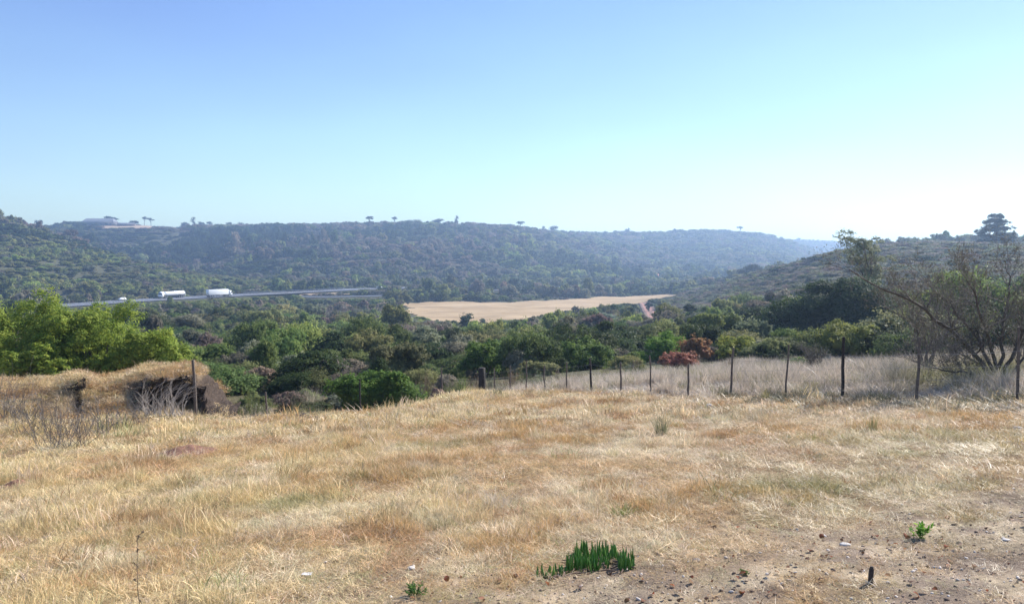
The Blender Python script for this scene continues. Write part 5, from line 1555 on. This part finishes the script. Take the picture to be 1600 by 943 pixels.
def litter():
    p = hit(480, 904); w = .036; mb = MB()
    g = np.linspace(-1, 1, 9); X, Y = np.meshgrid(g, g, indexing='ij')
    Z = .35 * (fbm(X * 1.6 + 3, Y * 1.6, 151, 3) - .3) + .1
    idx = np.arange(81).reshape(9, 9)
    mb.add(np.stack([X * w, Y * w * .6, Z * w * 2 + .02], -1), np.stack([idx[:-1, :-1], idx[1:, :-1], idx[1:, 1:], idx[:-1, 1:]], -1).reshape(-1, 4))
    tag(mb.build('paper_scrap', plain('white_paper', (.62, .61, .63), .8), None, True, p), 'crumpled white scrap lying in the dry grass', 'litter')
litter()

def succulent():
    b = hit(915, 896); root = empty('succulent', b); tag(root, 'low clump of upright green finger leaved succulent on bare soil', 'succulent')
    GR = leaf_mat('succulent_leaf', 'OBJECT', .08, .5, .02, .5, .35)
    mb = MB()
    groups = [((838, 884), (898, 908), 30, .075), ((884, 934), (886, 900), 62, .12), ((900, 968), (868, 884), 74, .115), ((966, 988), (884, 900), 32, .115), ((935, 972), (878, 892), 22, .085)]
    st = MB()
    for (x0, x1), (y0, y1), n, L in groups:
        for _ in range(n):
            p = hit(rng.uniform(x0, x1), rng.uniform(y0, y1)) - b
            l = L * rng.uniform(.65, 1.2); r = rng.uniform(.0055, .0085)
            d = np.array([rng.normal(0, .28), rng.normal(0, .28), 1.]); c = rng.normal(0, .25, 2)
            q = p - [0, 0, .012]; P = [q]
            for k in range(5):
                d = d / np.linalg.norm(d); q = q + d * l / 5; P.append(q); d = d - np.array([d[0] * .35 + c[0] * .08, d[1] * .35 + c[1] * .08, 0])
            V0 = mb.n
            mb.path(P, np.array([.75, 1, 1.05, .95, .7, .12]) * r, 5, 0)
            mb.F[-3] = (mb.F[-3][0], mb.F[-3][1], np.full(len(mb.F[-3][0]), rng.random()))
        for _ in range(8):
            p = hit(rng.uniform(x0, x1), rng.uniform(y0, y1) + 4) - b; e = p + np.r_[rng.normal(0, .07, 2), 0]; e[2] = H1(e[0] + b[0], e[1] + b[1]) - b[2] + .008
            st.path([p + [0, 0, .01], (p + e) / 2 + [0, 0, .015], e], .005, 5)
    o = mb.build('leaves', GR, root, True); o.color = (.075, .20, .035, 1)
    st.build('stem', plain('dry_runner', (.17, .11, .075), .9, .4, 30), root, True)
succulent()
def weed(px, py, hpx, n, tint, label, name='weed', leaf=.035, wide=.5):
    b = hit(px, py); h = hpx / FPX * b[1]; root = empty(name, b); tag(root, label, 'weed')
    mb, st = MB(), MB()
    for i in range(n):
        d = np.array([rng.normal(0, wide), rng.normal(0, wide), 1.]); d /= np.linalg.norm(d); e = d * h * rng.uniform(.6, 1)
        st.path([(0, 0, -.01), e * .5 + rng.normal(size=3) * .004, e], [.0022, .0018, .001], 4)
        m = 16; q = rng.uniform(.25, 1, (m, 1)); P = e * q; T = rng.normal(size=(m, 3)) + d * 1.2 + [0, 0, .3]
        T /= np.linalg.norm(T, axis=1, keepdims=True); P = P + T * leaf * .45
        mb.leaves(P, rng.normal(size=(m, 3)) + [0, 0, .8], leaf * rng.uniform(.6, 1.2, m), .32, T=T)
    o = mb.build('leaves', LEAF_O, root); o.color = (*tint, 1); o2 = st.build('stem', LEAF_O, root); o2.color = (*[c * .8 for c in tint], 1)
weed(1437, 838, 27, 9, (.14, .30, .04), 'small bright green leafy weed on the dry lawn at right', leaf=.045)
weed(648, 934, 26, 16, (.12, .22, .06), 'small soft green feathery weed on bare soil at the bottom edge', leaf=.03, wide=.7)
weed(1160, 905, 10, 6, (.12, .17, .05), 'tiny flat green weed in the gravel right of the succulent', leaf=.025, wide=1.5)
def tussock(px, py, hpx, n, tint, label, w=.006, lean=.45, rad=.08):
    b = hit(px, py); mb = MB(); blades(mb, n, hpx / FPX * b[1], w, rad, lean, .15, 4)
    o = mb.build('grass_tussock', GRASS_O, None, False, b); o.color = (*tint, 1); tag(o, label, 'grass tussock')
tussock(1033, 678, 42, 120, (.22, .22, .12), 'grey green spiky tussock in the middle of the dry lawn right of centre', .008, .4, .10)
tussock(1362, 674, 40, 60, (.25, .23, .10), 'thin upright olive tussock on the lawn in front of the dark creosoted post', .007, .25, .07)
tussock(970, 808, 26, 90, (.20, .24, .07), 'small yellow green tuft in the lawn above the succulent', .006, .8, .10)
tussock(1197, 622, 26, 50, (.30, .27, .09), 'small yellowish tuft at the fence line', .008, .6, .1)
tussock(490, 640, 42, 320, (.50, .43, .31), 'tall pale dry grass clump on the lawn edge right of the bank', .012, .4, .55)
tussock(778, 622, 22, 70, (.16, .17, .09), 'small dark green tuft at the foot of the thick black post', .012, .4, .12)
tussock(440, 840, 30, 260, (.50, .40, .26), 'large flopped straw tuft on the near lawn at left', .005, 1.2, .22)
tussock(780, 790, 34, 220, (.60, .52, .40), 'pale bleached straw tuft at the centre of the lawn', .005, .9, .16)
def stub():
    b = hit(1360, 918); mb = MB(); h = 28 / FPX * b[1]
    mb.path([(0, 0, -.02), (.001, 0, h * .4), (.004, 0, h * .8), (.006, 0, h)], [.016, .0155, .0145, .008], 10)
    tag(mb.build('wooden_stub', plain('dark_stub_wood', (.10, .08, .065), .9, .5, 60, (.04, .03, .025), .002), None, True, b), 'short dark weathered stub sticking out of the near bare soil', 'stub')
stub()
def stalk():
    b = hit(228, 943); b = at(232, 950, 3.5); b[2] = H1(b[0], b[1])
    S = []; p = np.array([0, 0, -.02]); tgt = at(212, 838, 3.5) - b
    P = np.stack([tgt * t + np.array([.012 * math.sin(7 * t), 0, 0]) * (t > 0) for t in np.linspace(0, 1, 12)])
    for i in range(11): S.append(np.r_[P[i], P[i + 1], .0028 - .00015 * i, .0027 - .00015 * i])
    for t in (.45, .6, .72, .82, .9, .97, 1.0):
        q = tgt * t; e = q + np.array([rng.normal(0, .018), rng.normal(0, .01), .02]); S.append(np.r_[q, e, .0016, .001])
        for _ in range(5): S.append(np.r_[e + rng.normal(size=3) * .002, e + rng.normal(size=3) * .006, .0026, .001])
    mb = MB(); mb.tubes(S, 5)
    tag(mb.build('weed_stalk', plain('dry_stalk', (.20, .15, .10), .9, .4, 40), None, False, b), 'tall thin dry weed stalk with small buds at the bottom left', 'weed')
stalk()
def sticks():
    b = hit(425, 652); S = []
    for _ in range(60):
        p = np.r_[rng.normal(0, .55), rng.normal(0, .25), 0]; p[2] = H1(b[0] + p[0], b[1] + p[1]) - b[2] + .02 + .10 * rng.random()
        a = rng.normal(.3, .6); L = rng.uniform(.2, .5); e = p + np.array([math.cos(a), math.sin(a), rng.normal(.05, .12)]) * L
        S.append(np.r_[p, e, .008, .005])
    mb = MB(); mb.tubes(S, 5)
    tag(mb.build('brush_heap', TWIG, None, False, b), 'low heap of dry brown sticks on the lawn edge below the short grey post', 'stick heap')
sticks()
